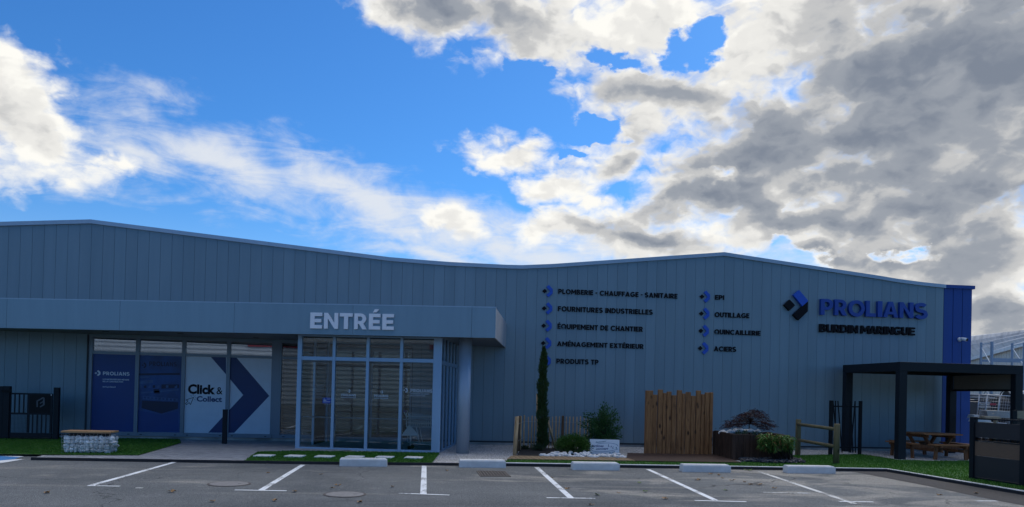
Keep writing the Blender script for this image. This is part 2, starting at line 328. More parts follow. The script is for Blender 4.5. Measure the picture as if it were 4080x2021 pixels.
def gravel_mat(name, c1, c2, scale):
    m = bpy.data.materials.new(name); m.use_nodes = True; t = m.node_tree; b = NB(t); bs = t.nodes['Principled BSDF']
    co = b.n('ShaderNodeTexCoord').outputs['Object']
    vo = b.n('ShaderNodeTexVoronoi', feature='F1'); b.put(vo.inputs['Vector'], co); vo.inputs['Scale'].default_value = scale
    sp = b.n('ShaderNodeSeparateColor'); t.links.new(vo.outputs['Color'], sp.inputs[0])
    c = b.mix(sp.outputs[0], (*c1, 1), (*c2, 1))
    c = b.mix(b.mr(vo.outputs['Distance'], .45, .75), c, (c1[0] * .3, c1[1] * .3, c1[2] * .3, 1))
    c = b.mix(b.mr(b.noise(co, 1.2, 4), .45, .7, 0, .45), c, (c1[0] * .7, c1[1] * .68, c1[2] * .62, 1))
    b.put(bs.inputs['Base Color'], c); bs.inputs['Roughness'].default_value = .9
    bp = b.n('ShaderNodeBump'); bp.inputs['Strength'].default_value = 1; bp.inputs['Distance'].default_value = .03; bp.invert = True
    b.put(bp.inputs['Height'], vo.outputs['Distance']); t.links.new(bp.outputs[0], bs.inputs['Normal']); return m
def paving_mat():
    m = bpy.data.materials.new('block_paving'); m.use_nodes = True; t = m.node_tree; b = NB(t); bs = t.nodes['Principled BSDF']
    co = b.n('ShaderNodeTexCoord').outputs['Object']
    br = b.n('ShaderNodeTexBrick'); b.put(br.inputs['Vector'], b.mapp(co, rot=rad(12))); br.inputs['Scale'].default_value = 1
    br.inputs['Brick Width'].default_value = .2; br.inputs['Row Height'].default_value = .1; br.inputs['Mortar Size'].default_value = .007
    br.inputs['Color1'].default_value = (.25, .255, .27, 1); br.inputs['Color2'].default_value = (.42, .425, .44, 1); br.inputs['Mortar'].default_value = (.10, .10, .10, 1)
    c = b.mix(b.mr(b.noise(co, 2.2, 5), .4, .7, 0, .4), br.outputs['Color'], (.30, .30, .30, 1))
    b.put(bs.inputs['Base Color'], c); bs.inputs['Roughness'].default_value = .7
    bp = b.n('ShaderNodeBump'); bp.inputs['Strength'].default_value = .6; bp.inputs['Distance'].default_value = .006
    b.put(bp.inputs['Height'], b.m('SUBTRACT', 1.0, br.outputs['Fac'])); t.links.new(bp.outputs[0], bs.inputs['Normal']); return m
def line_mat(name, col, wear):
    """road paint, worn through in specks to the tarmac"""
    m = bpy.data.materials.new(name); m.use_nodes = True; t = m.node_tree; b = NB(t); bs = t.nodes['Principled BSDF']
    co = b.n('ShaderNodeTexCoord').outputs['Object']
    n = b.noise(co, 22, 5, .7); n2 = b.noise(co, 1.7, 4)
    f = b.mr(b.m('ADD', b.m('MULTIPLY', n, .6), b.m('MULTIPLY', n2, .5)), wear, wear + .07)
    c = b.mix(f, (*col, 1), (.17, .17, .165, 1)); b.put(bs.inputs['Base Color'], c); bs.inputs['Roughness'].default_value = .7; return m
M_ASPH = ground_asphalt()
M_GRAV = gravel_mat('white_gravel', (.50, .49, .48), (.78, .77, .75), 34)
M_PAVE = paving_mat()
M_LINE = line_mat('line_paint', (.80, .82, .82), .575)
M_LINEF = line_mat('line_paint_faded', (.66, .66, .62), .55)
M_BAY = line_mat('bay_paint', (.05, .22, .50), .66)
M_TARM = mat('fresh_tarmac', (.047, .043, .042), .9, 0, .2, 3, .5, 130)
M_KERB = mat('kerb_dark', (.022, .023, .026), .85, 0, .2, 5)  # one near-black tone over the whole kerb
M_EDGE = mat('pale_edging', (.62, .63, .64), .85, 0, .12, 3)
M_TURFB = mat('turf_base', (.036, .125, .012), .9, 0, .28, 30, .8, 160)
M_IRON = mat('cast_iron', (.10, .085, .075), .75, .2, .25, 20, .4, 60)
M_MANH = mat('cover_concrete', (.22, .21, .20), .85, 0, .15, 12, .3, 60)
M_LEAF = mat('dry_leaf', (.26, .15, .06), .8, 0, .3, 30)
M_LEAFG = mat('green_leaf', (.10, .16, .035), .7, 0, .3, 30)

# ------------------------------------------------------------------ mesh helpers
class MB:
    def __init__(s): s.v = []; s.f = []; s.mi = []; s.sm = []
    def add(s, vs, fs, mi=0, smooth=False):
        o = len(s.v); s.v += [tuple(v) for v in vs]; s.f += [tuple(i + o for i in f) for f in fs]; s.mi += [mi] * len(fs); s.sm += [smooth] * len(fs); return s
    def box(s, x0, x1, y0, y1, z0, z1, mi=0):
        return s.add([(x0, y0, z0), (x1, y0, z0), (x1, y1, z0), (x0, y1, z0), (x0, y0, z1), (x1, y0, z1), (x1, y1, z1), (x0, y1, z1)],
                     [(0, 3, 2, 1), (4, 5, 6, 7), (0, 1, 5, 4), (1, 2, 6, 5), (2, 3, 7, 6), (3, 0, 4, 7)], mi)
    def obox(s, c, ax, ay, az_, mi=0):             # centre and three half-axis vectors
        c, ax, ay, az_ = Vector(c), Vector(ax), Vector(ay), Vector(az_)
        vs = [c + ax * i + ay * j + az_ * k for k in (-1, 1) for (i, j) in ((-1, -1), (1, -1), (1, 1), (-1, 1))]
        return s.add(vs, [(0, 3, 2, 1), (4, 5, 6, 7), (0, 1, 5, 4), (1, 2, 6, 5), (2, 3, 7, 6), (3, 0, 4, 7)], mi)
    def bar(s, a, b, w, d, up=(0, 0, 1), mi=0):    # rectangular bar from a to b
        a, b = Vector(a), Vector(b); t = (b - a); L = t.length; t.normalize(); u = Vector(up)
        if abs(t.dot(u)) > .97: u = Vector((0, 1, 0))
        x = t.cross(u).normalized(); y = x.cross(t)
        return s.obox((a + b) / 2, x * w / 2, t * L / 2, y * d / 2, mi)
    def tube(s, pts, r, n=8, mi=0, caps=True, smooth=True):
        pts = [Vector(p) for p in pts]; rs = r if isinstance(r, (list, tuple)) else [r] * len(pts); o = len(s.v); ring = []
        ref = None
        for i, p in enumerate(pts):
            t = (pts[min(i + 1, len(pts) - 1)] - pts[max(i - 1, 0)]).normalized()
            if ref is None: ref = Vector((0, 0, 1)) if abs(t.z) < .9 else Vector((1, 0, 0))
            x = t.cross(ref).normalized(); y = x.cross(t)
            for k in range(n):
                a = 2 * math.pi * k / n; ring.append(p + (x * math.cos(a) + y * math.sin(a)) * rs[i])
        fs = [(i * n + k, i * n + (k + 1) % n, (i + 1) * n + (k + 1) % n, (i + 1) * n + k) for i in range(len(pts) - 1) for k in range(n)]
        s.add(ring, fs, mi, smooth)
        if caps:
            m0 = len(pts) - 1
            s.f += [tuple(o + k for k in reversed(range(n))), tuple(o + m0 * n + k for k in range(n))]; s.mi += [mi] * 2; s.sm += [False] * 2
        return s
    def prism(s, poly, d, mi=0):                    # planar polygon (3D points, front face) pushed by vector d
        n = len(poly); d = Vector(d); vs = [Vector(p) for p in poly] + [Vector(p) + d for p in poly]
        return s.add(vs, [tuple(range(n)), tuple(reversed(range(n, 2 * n)))] + [(i, n + i, n + (i + 1) % n, (i + 1) % n) for i in range(n)], mi)
    def stone(s, c, rx, ry, rz, seed, mi=0, sub=1, rough=.42, flat=False):
        bm = bmesh.new(); bmesh.ops.create_icosphere(bm, subdivisions=sub, radius=1)
        rot = Matrix.Rotation(seed * 2.399, 3, 'Z') @ Matrix.Rotation(seed * .7, 3, 'X')
        vs = []
        for v in bm.verts:
            k = 1 + rough * mnoise.noise(v.co * 1.5 + Vector((seed * 3.1, seed * 1.7, 0)))
            p = rot @ (v.co * k); vs.append(Vector(c) + Vector((p.x * rx, p.y * ry, p.z * rz)))
        fs = [tuple(v.index for v in f.verts) for f in bm.faces]; bm.free(); return s.add(vs, fs, mi, sub > 1 and not flat)
    def build(s, name, m, parent=None, bevel=0.0, fix=True):
        off = ORG.get(parent.name, Vector((0, 0, 0))) if parent else s.org if hasattr(s, 'org') else Vector((0, 0, 0))
        me = bpy.data.meshes.new(name); me.from_pydata([(v[0] - off.x, v[1] - off.y, v[2] - off.z) for v in s.v], [], s.f)
        for mm in (m if isinstance(m, (list, tuple)) else [m]): me.materials.append(mm)
        me.polygons.foreach_set('material_index', s.mi); me.polygons.foreach_set('use_smooth', s.sm)
        if fix and len(s.f) < 6000:
            bm = bmesh.new(); bm.from_mesh(me); bmesh.ops.recalc_face_normals(bm, faces=bm.faces); bm.to_mesh(me); bm.free()
        me.update()
        o = bpy.data.objects.new(name, me); COL.objects.link(o)
        if parent: o.parent = parent; ORG[o.name] = off
        else: o.location = off; ORG[o.name] = off
        if bevel:
            bv = o.modifiers.new('bevel', 'BEVEL'); bv.width = bevel; bv.segments = 2; bv.limit_method = 'ANGLE'; bv.angle_limit = rad(40)
        return o
ORG = {}
def thing(name, label, cat, loc, group=None):
    o = bpy.data.objects.new(name, None); COL.objects.link(o); o.location = loc; o.empty_display_size = .3
    ORG[o.name] = Vector(loc); tag(o, label, cat, group); return o
def tag(o, label, cat, group=None, kind=None):
    if label: o['label'] = label
    if cat: o['category'] = cat
    if group: o['group'] = group
    if kind: o['kind'] = kind
    return o
def mb_at(loc):
    b = MB(); b.org = Vector(loc); return b
def copy_tree(o, loc, rot=0.0, scale=1.0):
    c = o.copy(); COL.objects.link(c); c.location = loc; c.rotation_euler = (0, 0, rot); c.scale = (scale,) * 3
    for ch in o.children:
        d = ch.copy(); COL.objects.link(d); d.parent = c
        for g in ch.children:
            e = g.copy(); COL.objects.link(e); e.parent = d
    return c
def struct(name, mb, m, bevel=0.0):
    o = mb.build(name, m, None, bevel); o['kind'] = 'structure'; return o
def sheet(poly, z):                                 # flat polygon from ground points
    b = MB(); b.add([(p.x, p.y, z) for p in poly], [tuple(range(len(poly)))]); return b

# lettering: built-in font, emboldened, extruded, laid on a wall
_txt = {}
def glyphs(s, bold=.02, shear=0.0, space=1.0):
    k = (s, bold, shear, space)
    if k in _txt: return _txt[k]
    cu = bpy.data.curves.new('t', 'FONT'); cu.body = s; cu.size = 1; cu.offset = bold; cu.shear = shear; cu.space_character = space
    cu.resolution_u = 3; cu.extrude = .5; cu.fill_mode = 'BOTH'
    o = bpy.data.objects.new('t', cu); COL.objects.link(o)
    dg = bpy.context.evaluated_depsgraph_get(); dg.update()
    me = bpy.data.meshes.new_from_object(o.evaluated_get(dg))
    vs = np.array([v.co[:] for v in me.vertices]); fs = [tuple(p.vertices) for p in me.polygons]
    bpy.data.objects.remove(o); bpy.data.curves.remove(cu); bpy.data.meshes.remove(me)
    _txt[k] = (vs, fs); return vs, fs
def put_text(mb, s, origin, right, up, width, cap, depth, bold=.02, shear=0.0, space=1.0, fit=True, mi=0):
    """origin = lower-left of the baseline on the wall; right/up unit vectors; cap = height of a capital"""
    vs, fs = glyphs(s, bold, shear, space); cv, _ = glyphs('E', bold)
    ch = cv[:, 1].max() - cv[:, 1].min(); y0 = cv[:, 1].min()
    x0, x1 = vs[:, 0].min(), vs[:, 0].max(); sx = width / (x1 - x0); sy = cap / ch
    right, up = Vector(right), Vector(up); out = up.cross(right).normalized()      # towards the viewer
    if out.dot(EYE - Vector(origin)) < 0: out = -out
    o = Vector(origin); pts = [o + right * ((x - x0) * sx) + up * ((y - y0) * sy) + out * ((z + .5) * depth) for x, y, z in vs]
    mb.add(pts, fs, mi); return mb
def _arc(cx, cy, rx, ry, a0, a1, n=14): return [(cx + rx * math.cos(rad(a0 + (a1 - a0) * k / n)), cy + ry * math.sin(rad(a0 + (a1 - a0) * k / n))) for k in range(n + 1)]
def geo_capitals(st):
    """outlines (with counters) of bold geometric capitals, cap height 1, stroke st"""
    h = st / 2; g = {}
    g['I'] = (st, [[(0, 0), (st, 0), (st, 1), (0, 1)]])
    w = .60; e = [(0, 0), (w, 0), (w, st), (st, st), (st, .5 - h), (w * .93, .5 - h), (w * .93, .5 + h), (st, .5 + h), (st, 1 - st), (w, 1 - st), (w, 1), (0, 1)]
    g['E'] = (w, [e]); g['É'] = (w, [e, [(.20, 1.08), (.38, 1.08), (.52, 1.28), (.30, 1.28)]])
    g['F'] = (w, [[(0, 0), (st, 0), (st, .5 - h), (w * .93, .5 - h), (w * .93, .5 + h), (st, .5 + h), (st, 1 - st), (w, 1 - st), (w, 1), (0, 1)]])
    g['L'] = (.57, [[(0, 0), (.57, 0), (.57, st), (st, st), (st, 1), (0, 1)]])
    w = .68; g['T'] = (w, [[(w / 2 - h, 0), (w / 2 + h, 0), (w / 2 + h, 1 - st), (w, 1 - st), (w, 1), (0, 1), (0, 1 - st), (w / 2 - h, 1 - st)]])
    w = .76; g['H'] = (w, [[(0, 0), (st, 0), (st, .5 - h), (w - st, .5 - h), (w - st, 0), (w, 0), (w, 1), (w - st, 1), (w - st, .5 + h), (st, .5 + h), (st, 1), (0, 1)]])
    w = .80; g['N'] = (w, [[(0, 0), (st, 0), (st, .64), (w - st * .95, 0), (w, 0), (w, 1), (w - st, 1), (w - st, .36), (st * .95, 1), (0, 1)]])
    w = .96; g['M'] = (w, [[(0, 0), (st, 0), (st, .64), (w / 2, .20), (w - st, .64), (w - st, 0), (w, 0), (w, 1), (w - st * 1.02, 1), (w / 2, .53), (st * 1.02, 1), (0, 1)]])
    w = .92; k = st * 1.08; g['A'] = (w, [[(0, 0), (k, 0), (k + .065, .19), (w - k - .065, .19), (w - k, 0), (w, 0), (w / 2 + h * 1.05, 1), (w / 2 - h * 1.05, 1)], [(k + .125, .36), (w - k - .125, .36), (w / 2, .74)]])
    w = .84; g['X'] = (w, [[(0, 0), (.26, 0), (w / 2, .32), (w - .26, 0), (w, 0), (w / 2 + .145, .51), (w - .02, 1), (w - .28, 1), (w / 2, .70), (.28, 1), (.02, 1), (w / 2 - .145, .51)]])
    w = 1.0; o = _arc(.5, .5, .5, .52, 0, 360, 40)[:-1]; c = _arc(.5, .5, .5 - st, .52 - st, 0, 360, 40)[:-1]
    g['O'] = (w, [o, c]); g['Q'] = (w, [o, c, [(.62, .20), (.50, .33), (.46, .30), (.58, .17)], [(.80, .085), (.90, -.03), (1.0, .06), (.90, .16)]])
    g['C'] = (.90, [_arc(.5, .5, .5, .52, 42, 318, 30) + _arc(.5, .5, .5 - st, .52 - st, 318, 42, 30)])
    g['G'] = (.94, [_arc(.5, .5, .5, .52, 45, 330, 30) + [(.94, .54), (.52, .54), (.52, .54 - st * .9), (.94 - st, .54 - st * .9), (.94 - st, .33)] + _arc(.5, .5, .5 - st, .52 - st, 318, 45, 26)])
    w = .76; g['U'] = (w, [[(0, 1)] + _arc(w / 2, .36, w / 2, .38, 180, 360, 18) + [(w, 1), (w - st, 1)] + _arc(w / 2, .36, w / 2 - st, .38 - st, 360, 180, 18) + [(st, 1)]])
    w = .82; g['D'] = (w, [[(0, 0)] + _arc(.36, .5, .46, .5, -90, 90, 20) + [(0, 1)], [(st, st)] + _arc(.36, .5, .46 - st, .5 - st, -90, 90, 20) + [(st, 1 - st)]])
    w = .70; g['P'] = (w, [[(0, 0), (st, 0), (st, .31)] + _arc(.36, .655, .34, .345, -90, 90, 16) + [(0, 1)], [(st, .31 + st * .9)] + _arc(.36, .655, .34 - st, .345 - st * .9, -90, 90, 16) + [(st, 1 - st * .9)]])
    g['R'] = (.74, [[(0, 0), (st, 0), (st, .33), (.29, .33), (.49, 0), (.74, 0)] + _arc(.36, .665, .34, .335, -58, 90, 14) + [(0, 1)], [(st, .33 + st * .88)] + _arc(.36, .665, .34 - st, .335 - st * .88, -90, 90, 16) + [(st, 1 - st * .88)]])
    g['B'] = (.73, [[(0, 0)] + _arc(.43, .285, .30, .285, -90, 62, 12) + _arc(.41, .76, .27, .24, -62, 90, 12) + [(0, 1)], [(st, st * .85)] + _arc(.42, .285, .31 - st, .285 - st * .85, -90, 90, 10) + [(st, .57 - st * .85)], [(st, .57 - st * .05)] + _arc(.40, .755, .28 - st, .245 - st * .85, -90, 90, 10) + [(st, 1 - st * .85)]])
    cl = _arc(.36, .74, .255, .175, 28, 200, 14) + _arc(.36, .70, .255, .20, 205, 262, 6)[1:] + _arc(.36, .30, .265, .20, 75, 20, 6) + _arc(.36, .265, .265, .175, 15, -155, 16)[1:]
    L, R = [], []
    for q in range(len(cl)):
        a, b = cl[max(q - 1, 0)], cl[min(q + 1, len(cl) - 1)]; dx, dy = b[0] - a[0], b[1] - a[1]; n = math.hypot(dx, dy) or 1
        L.append((cl[q][0] - dy / n * h, cl[q][1] + dx / n * h)); R.append((cl[q][0] + dy / n * h, cl[q][1] - dx / n * h))
    g['S'] = (.72, [L + R[::-1]]); g['-'] = (.34, [[(0, .40), (.34, .40), (.34, .40 + st * .85), (0, .40 + st * .85)]]); g[' '] = (.26, [])
    return g
GEO = geo_capitals(.215); _geo = {}
def geo_mesh(ch):
    if ch in _geo: return _geo[ch]
    cu = bpy.data.curves.new('g', 'CURVE'); cu.dimensions = '2D'; cu.fill_mode = 'BOTH'; cu.extrude = .5
    for pts in GEO[ch][1]:
        sp_ = cu.splines.new('POLY'); sp_.points.add(len(pts) - 1); sp_.use_cyclic_u = True
        for k, p in enumerate(pts): sp_.points[k].co = (p[0], p[1], 0, 1)
    o = bpy.data.objects.new('g', cu); COL.objects.link(o); dg = bpy.context.evaluated_depsgraph_get(); dg.update()
    me = bpy.data.meshes.new_from_object(o.evaluated_get(dg)); vs = [v.co[:] for v in me.vertices]; fs = [tuple(p.vertices) for p in me.polygons]
    bpy.data.objects.remove(o); bpy.data.curves.remove(cu); bpy.data.meshes.remove(me); _geo[ch] = (vs, fs); return _geo[ch]
def put_cap(mb, ch, origin, right, width, cap, depth):
    """one capital, fitted to width and cap height, standing out from the wall by depth"""
    vs, fs = geo_mesh(ch); right = Vector(right); out = ZU.cross(right).normalized(); o = Vector(origin); kx = width / GEO[ch][0]
    if out.dot(EYE - o) < 0: out = -out
    mb.add([o + right * (x * kx) + ZU * (y * cap) + out * ((z + .5) * depth) for x, y, z in vs], fs)
def put_line(mb, s, origin, right, width, cap, depth, bold=0, gap=.125):
    tot = sum(GEO[c][0] for c in s) + gap * (len(s) - 1); k = width / tot; x = 0.0
    for c in s:
        if c != ' ': put_cap(mb, c, Vector(origin) + Vector(right) * x * k, right, GEO[c][0] * k, cap, depth)
        x += GEO[c][0] + gap
def word_len(s, bold=.02):
    vs, _ = glyphs(s, bold); return vs[:, 0].min(), vs[:, 0].max()

XR = Vector((1, 0, 0)); ZU = Vector((0, 0, 1)); WY = 23.3
# ------------------------------------------------------------------ ground
g = MB(); n_ = 1
g.add([(-260, -160, 0), (260, -160, 0), (260, 300, 0), (-260, 300, 0)], [(0, 1, 2, 3)])
struct('asphalt_ground', g, M_ASPH)
GZ = .03
kerb_px = [(-900, 1820), (123, 1834), (970, 1847), (1346, 1852), (2040, 1858), (2800, 1869), (3532, 1880), (4080, 1974), (4700, 2081)]
KB = [G(*p) for p in kerb_px]
# gravel base of the whole garden strip
poly = [KB[1]] + KB[2:] + [Vector((40, KB[-1].y, 0)), Vector((40, 60, 0)), Vector((18.42, 60, 0)), Vector((18.42, WY, 0)), Vector((-30, WY, 0)), G(-900, 1790), G(194, 1812)]
struct('gravel_bed', sheet(poly, GZ), M_GRAV)
def strip(pts, w, z0, z1, inward=1):
    """low upstand along a polyline; w measured to its left (garden side)"""
    b = MB(); n = len(pts); L = []
    for i, p in enumerate(pts):
        t = (pts[min(i + 1, n - 1)] - pts[max(i - 1, 0)]); t.z = 0; t.normalize(); L.append(Vector((-t.y, t.x, 0)) * w * inward)
    for i in range(n - 1):
        a, c = pts[i], pts[i + 1]; a2, c2 = a + L[i], c + L[i + 1]
        b.add([(p.x, p.y, z) for z in (z0, z1) for p in (a, c, c2, a2)], [(0, 3, 2, 1), (4, 5, 6, 7), (0, 1, 5, 4), (1, 2, 6, 5), (2, 3, 7, 6), (3, 0, 4, 7)])
    return b
struct('kerb', strip(KB[1:], .035, -.02, .062), M_KERB)
edge = [p + Vector((0, .037, 0)) for p in KB[4:]]
edge[0] = G(2003, 1857.6) + Vector((0, .037, 0)); edge[2] = KB[6] + Vector((.02, .04, 0)); edge[3] = KB[7] + Vector((.03, .02, 0)); edge[4] = KB[8] + Vector((.03, .02, 0))
struct('edging_strip', strip(edge, .12, 0, .072), M_EDGE)
e0 = [G(-900, 1800), G(-10, 1811), G(194, 1812.5)]
struct('edging_strip', strip(e0, .06, 0, .05), M_EDGE)
tr_px = [(3380, 1876), (3532, 1878), (4080, 1972), (4700, 2079), (4700, 2150), (4060, 2011), (3994, 1999), (3862, 1972), (3697, 1937), (3420, 1884)]
struct('tarmac_strip', sheet([G(*p) for p in tr_px], .004), M_TARM)
KO = Vector((0, .036, 0))
pv = [KB[1] + KO, KB[2] + KO, G(1026, 1803, .05), G(1180, 1797, .05), Vector((-2.0, 19.9, 0)), Vector((-.3, WY, 0)), Vector((-9.0, WY, 0)), G(724, 1765, .05), G(553, 1814, .05), G(194, 1813, .05)]
struct('block_paving', sheet(pv, GZ + .012), M_PAVE)

def inside(x, y, poly):
    r = False; n = len(poly); j = n - 1
    for i in range(n):
        xi, yi, xj, yj = poly[i].x, poly[i].y, poly[j].x, poly[j].y
        if (yi > y) != (yj > y) and x < (xj - xi) * (y - yi) / (yj - yi) + xi: r = not r
        j = i
    return r
def turf(poly, z, dens, holes=()):
    b = sheet(poly, z); b.mi = [1]; rnd = random.Random(len(poly))
    x0, x1 = max(min(p.x for p in poly), -14), max(p.x for p in poly); y0, y1 = min(p.y for p in poly), max(p.y for p in poly); x1 = min(x1, 16)
    vs, fs = [], []
    for _ in range(int((x1 - x0) * (y1 - y0) * dens)):
        x, y = rnd.uniform(x0, x1), rnd.uniform(y0, y1)
        if not inside(x, y, poly) or any(inside(x, y, h) for h in holes): continue
        a = rnd.uniform(0, 6.28); w = .010; h = rnd.uniform(.018, .036); dx, dy = math.cos(a) * w, math.sin(a) * w; lx, ly = rnd.gauss(0, .012), rnd.gauss(0, .012); k = len(vs)
        vs += [(x - dx, y - dy, z), (x + dx, y + dy, z), (x + lx, y + ly, z + h)]; fs.append((k, k + 1, k + 2))
    b.add(vs, fs, 0); o = b.build('artificial_turf', [M_TURF, M_TURFB], None, fix=False); tag(o, None, None, None, 'stuff'); return o
tl_poly = [G(-900, 1797, .05), G(0, 1809, .05), G(300, 1812, .05), G(553, 1813, .05), G(640, 1789, .05), G(722, 1764, .05), Vector((-7.0, WY - .02, 0)), Vector((-25, WY - .02, 0))]
o = turf(tl_poly, GZ + .020, 900); tag(o, 'green artificial turf lawn around the stone-filled bench and black gate', 'lawn')
# stepping slabs first (their outlines are left free of blades)
PD = Vector((math.cos(rad(10.2)), -math.sin(rad(10.2)), 0)); PN = Vector((math.sin(rad(10.2)), math.cos(rad(10.2)), 0))   # porch axes
slab_px = [((20, 982), (110, 982), (135, 968), (50, 968)), ((200, 985), (290, 985), (310, 970), (225, 970)), ((372, 988), (463, 988), (485, 972), (400, 972)),
           ((550, 990), (635, 990), (658, 974), (580, 974)), ((727, 992), (810, 992), (830, 976), (755, 976)), ((898, 996), (985, 996), (1003, 976), (915, 978))]
slabs = []
for q in slab_px:
    c = sum((G(1000 + x / 1.4645, 1150 + y / 1.4645, .07) for x, y in q), Vector()) / 4; slabs.append(Vector((c.x, c.y, 0)))
tm_poly = [KB[2] + KO * 1.2, KB[3] + KO * 1.2, KB[3].lerp(KB[4], .53) + KO * 1.2, G(1753, 1805, .05), G(1170, 1797, .05), G(1026, 1801, .05)]
def rect(c, hw, hd): return [c - PD * hw - PN * hd, c + PD * hw - PN * hd, c + PD * hw + PN * hd, c - PD * hw + PN * hd]
o = turf(tm_poly, GZ + .022, 1100, [rect(c, .20, .19) for c in slabs]); tag(o, 'artificial turf in front of the glazed porch, set with pale slabs', 'lawn')
ORD = ['first', 'second', 'third', 'fourth', 'fifth', 'sixth']
s0 = None
for i, c in enumerate(slabs):
    if s0 is None:
        b = mb_at((c.x, c.y, GZ)); b.obox((c.x, c.y, GZ + .02), PD * .2, PN * .19, ZU * .035); s0 = b.build('paving_slab', M_SLAB, None, .008); o = s0
    else: o = copy_tree(s0, (c.x, c.y, GZ), (-.02, .015, 0, .02, -.01)[i - 1])
    tag(o, 'pale square stepping slab in the turf, %s from the left of six' % ORD[i], 'slab', 'stepping slabs in front of the porch')
TO = Vector((0, .16, 0))
tr_poly = [edge[0] + TO, KB[5] + TO + KO, KB[6] + TO + KO, KB[7] + TO + KO, KB[8] + TO + KO, Vector((26, 11, 0)), Vector((26, 20, 0)),
           G(4080, 1838, .05), G(3862, 1837, .05), G(3700, 1837, .05), G(3574, 1833, .05), G(3500, 1820, .05), G(3437, 1811, .05), G(3151, 1815, .05), G(3140, 1833, .05), G(2940, 1843, .05), G(2580, 1837, .05), G(2287, 1835, .05), G(2029, 1831, .05)]
o = turf(tr_poly, GZ + .022, 800); tag(o, 'long strip of green artificial turf along the kerb, wide by the pergola', 'lawn')

# painted lines
def quad_line(a, c, w, z=.004, m=M_LINE, name='parking_line', segs=1):
    t = (c - a); t.z = 0; t.normalize(); nrm = Vector((-t.y, t.x, 0)) * w / 2
    b = MB(); b.add([(p.x, p.y, z) for p in (a - nrm, c - nrm, c + nrm, a + nrm)], [(0, 1, 2, 3)]); return struct(name, b, m)
for i, (a, c, f) in enumerate([((358, 1936.6), (697, 1842), 0), ((1041, 1954), (1207, 1853), 0), ((1687, 1970), (1690, 1857), 0), ((2276, 1986), (2138, 1862.7), 0), ((2852, 1995), (2582, 1871), 0), ((3405, 2008), (3025, 1880), 1)]):
    quad_line(G(*a), G(*c), .105, m=M_LINEF if f else M_LINE)
for a, c, f in [((354, 1937), (478, 1939), 0), ((935, 1954), (1142, 1957.5), 0), ((1590, 1967), (1791, 1974.5), 0), ((2178, 1985), (2371, 1987.5), 0), ((2768, 1996), (2974, 2001), 0), ((3344, 2000), (3480, 2002), 0),
                ((3888, 1998), (3972, 1998), 0), ((3040, 1963), (3170, 1967), 1), ((3176, 1966), (3228, 1967), 0), ((540, 1946), (570, 1946), 1)]:
    quad_line(G(*a), G(*c), .075, .007, M_LINEF if f else M_LINE, 'parking_line')
b = MB(); b.add([G(*p, .004) for p in ((-400, 1790), (80, 1822), (58, 1829.5), (-400, 1872))], [(0, 1, 2, 3)]); struct('blue_bay_marking', b, M_BAY)
b = MB(); b.add([G(*p, .006) for p in ((-400, 1872), (58, 1830), (98, 1830), (0, 1846), (-400, 1893))], [(0, 1, 2, 3, 4)]); struct('bay_edge_line', b, M_LINE)
b = MB(); b.add([G(*p, .006) for p in ((-400, 1784), (96, 1819), (80, 1822), (-400, 1790))], [(0, 1, 2, 3)]); struct('bay_edge_line', b, M_LINE)

# ------------------------------------------------------------------ main building
ROOFLINE = [(-24, 5.75), (-19, 5.66), (-9.635, 6.414), (-1.01, 5.709), (.2, 5.662), (.816, 5.645), (2.6, 5.636), (3.1, 5.648), (4.039, 5.728), (9.647, 6.362), (15.0, 5.835), (15.7, 5.755), (16.5, 5.69), (17.43, 5.637), (18.42, 5.640)]
def roof_z(x):
    for (x0, z0), (x1, z1) in zip(ROOFLINE, ROOFLINE[1:]):
        if x0 <= x <= x1: return z0 + (z1 - z0) * (x - x0) / (x1 - x0)
    return ROOFLINE[-1][1]
BX0, BX1, BXB = -24.0, 18.42, 17.39
OP0, OP1, OPZ = -9.60, -.22, 3.02              # glazed opening under the canopy
bld = thing('store_building', 'long silver-grey clad shop hall with wavy roofline and blue right corner', 'building', (-2, WY, 0))
pit = .3218; xs = []; k0 = math.floor((BX0 - 6.794) / pit)
while True:
    x = 6.794 + k0 * pit
    if x > BXB: break
    xs.append(max(x, BX0)); k0 += 1
xs.append(BXB)
wall = MB(); gw = .0032
for xa, xb in zip(xs, xs[1:]):
    if xb - xa < .03: continue
    segs = [(xa, xb)]
    if xa < OP0 < xb: segs = [(xa, OP0), (OP0, xb)]
    if xa < OP1 < xb: segs = [(xa, OP1), (OP1, xb)]
    for (sa, sb) in segs:
        l = sa + (gw if sa == xa else 0); r = sb - (gw if sb == xb else 0); zb = OPZ if OP0 - .001 <= sa and sb <= OP1 + .001 else .15
        cuts = [l] + [n[0] for n in ROOFLINE if l < n[0] < r] + [r]
        top = [(x, roof_z(x) - .05) for x in cuts]
        pl = [(l, WY, zb), (r, WY, zb)] + [(x, WY, z) for x, z in reversed(top)]
        wall.prism(pl, (0, .02, 0))
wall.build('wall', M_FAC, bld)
b = MB()
for (x0, z0), (x1, z1) in zip(ROOFLINE, ROOFLINE[1:]):
    for (xa, xb, zb) in ((x0, min(x1, OP0), .1), (max(x0, OP0), min(x1, OP1), OPZ), (max(x0, OP1), x1, .1)):
        if xb - xa > .01: b.prism([(xa, WY + .021, zb), (xb, WY + .021, zb), (xb, WY + .021, roof_z(xb) - .06), (xa, WY + .021, roof_z(xa) - .06)], (0, .12, 0))
b.build('wall_core', M_JOINT, bld)
b = MB()                                             # blue corner, front and return
for i in range(3):
    xa = BXB + .012 + i * (BX1 - BXB) / 3; xb = BXB + (i + 1) * (BX1 - BXB) / 3 - (.008 if i < 2 else 0)
    b.prism([(xa, WY, .15), (xb, WY, .15), (xb, WY, roof_z(xb) - .05), (xa, WY, roof_z(xa) - .05)], (0, .02, 0))
b.box(BX1 - .02, BX1, WY + .022, WY + 1.2, .15, 5.59)
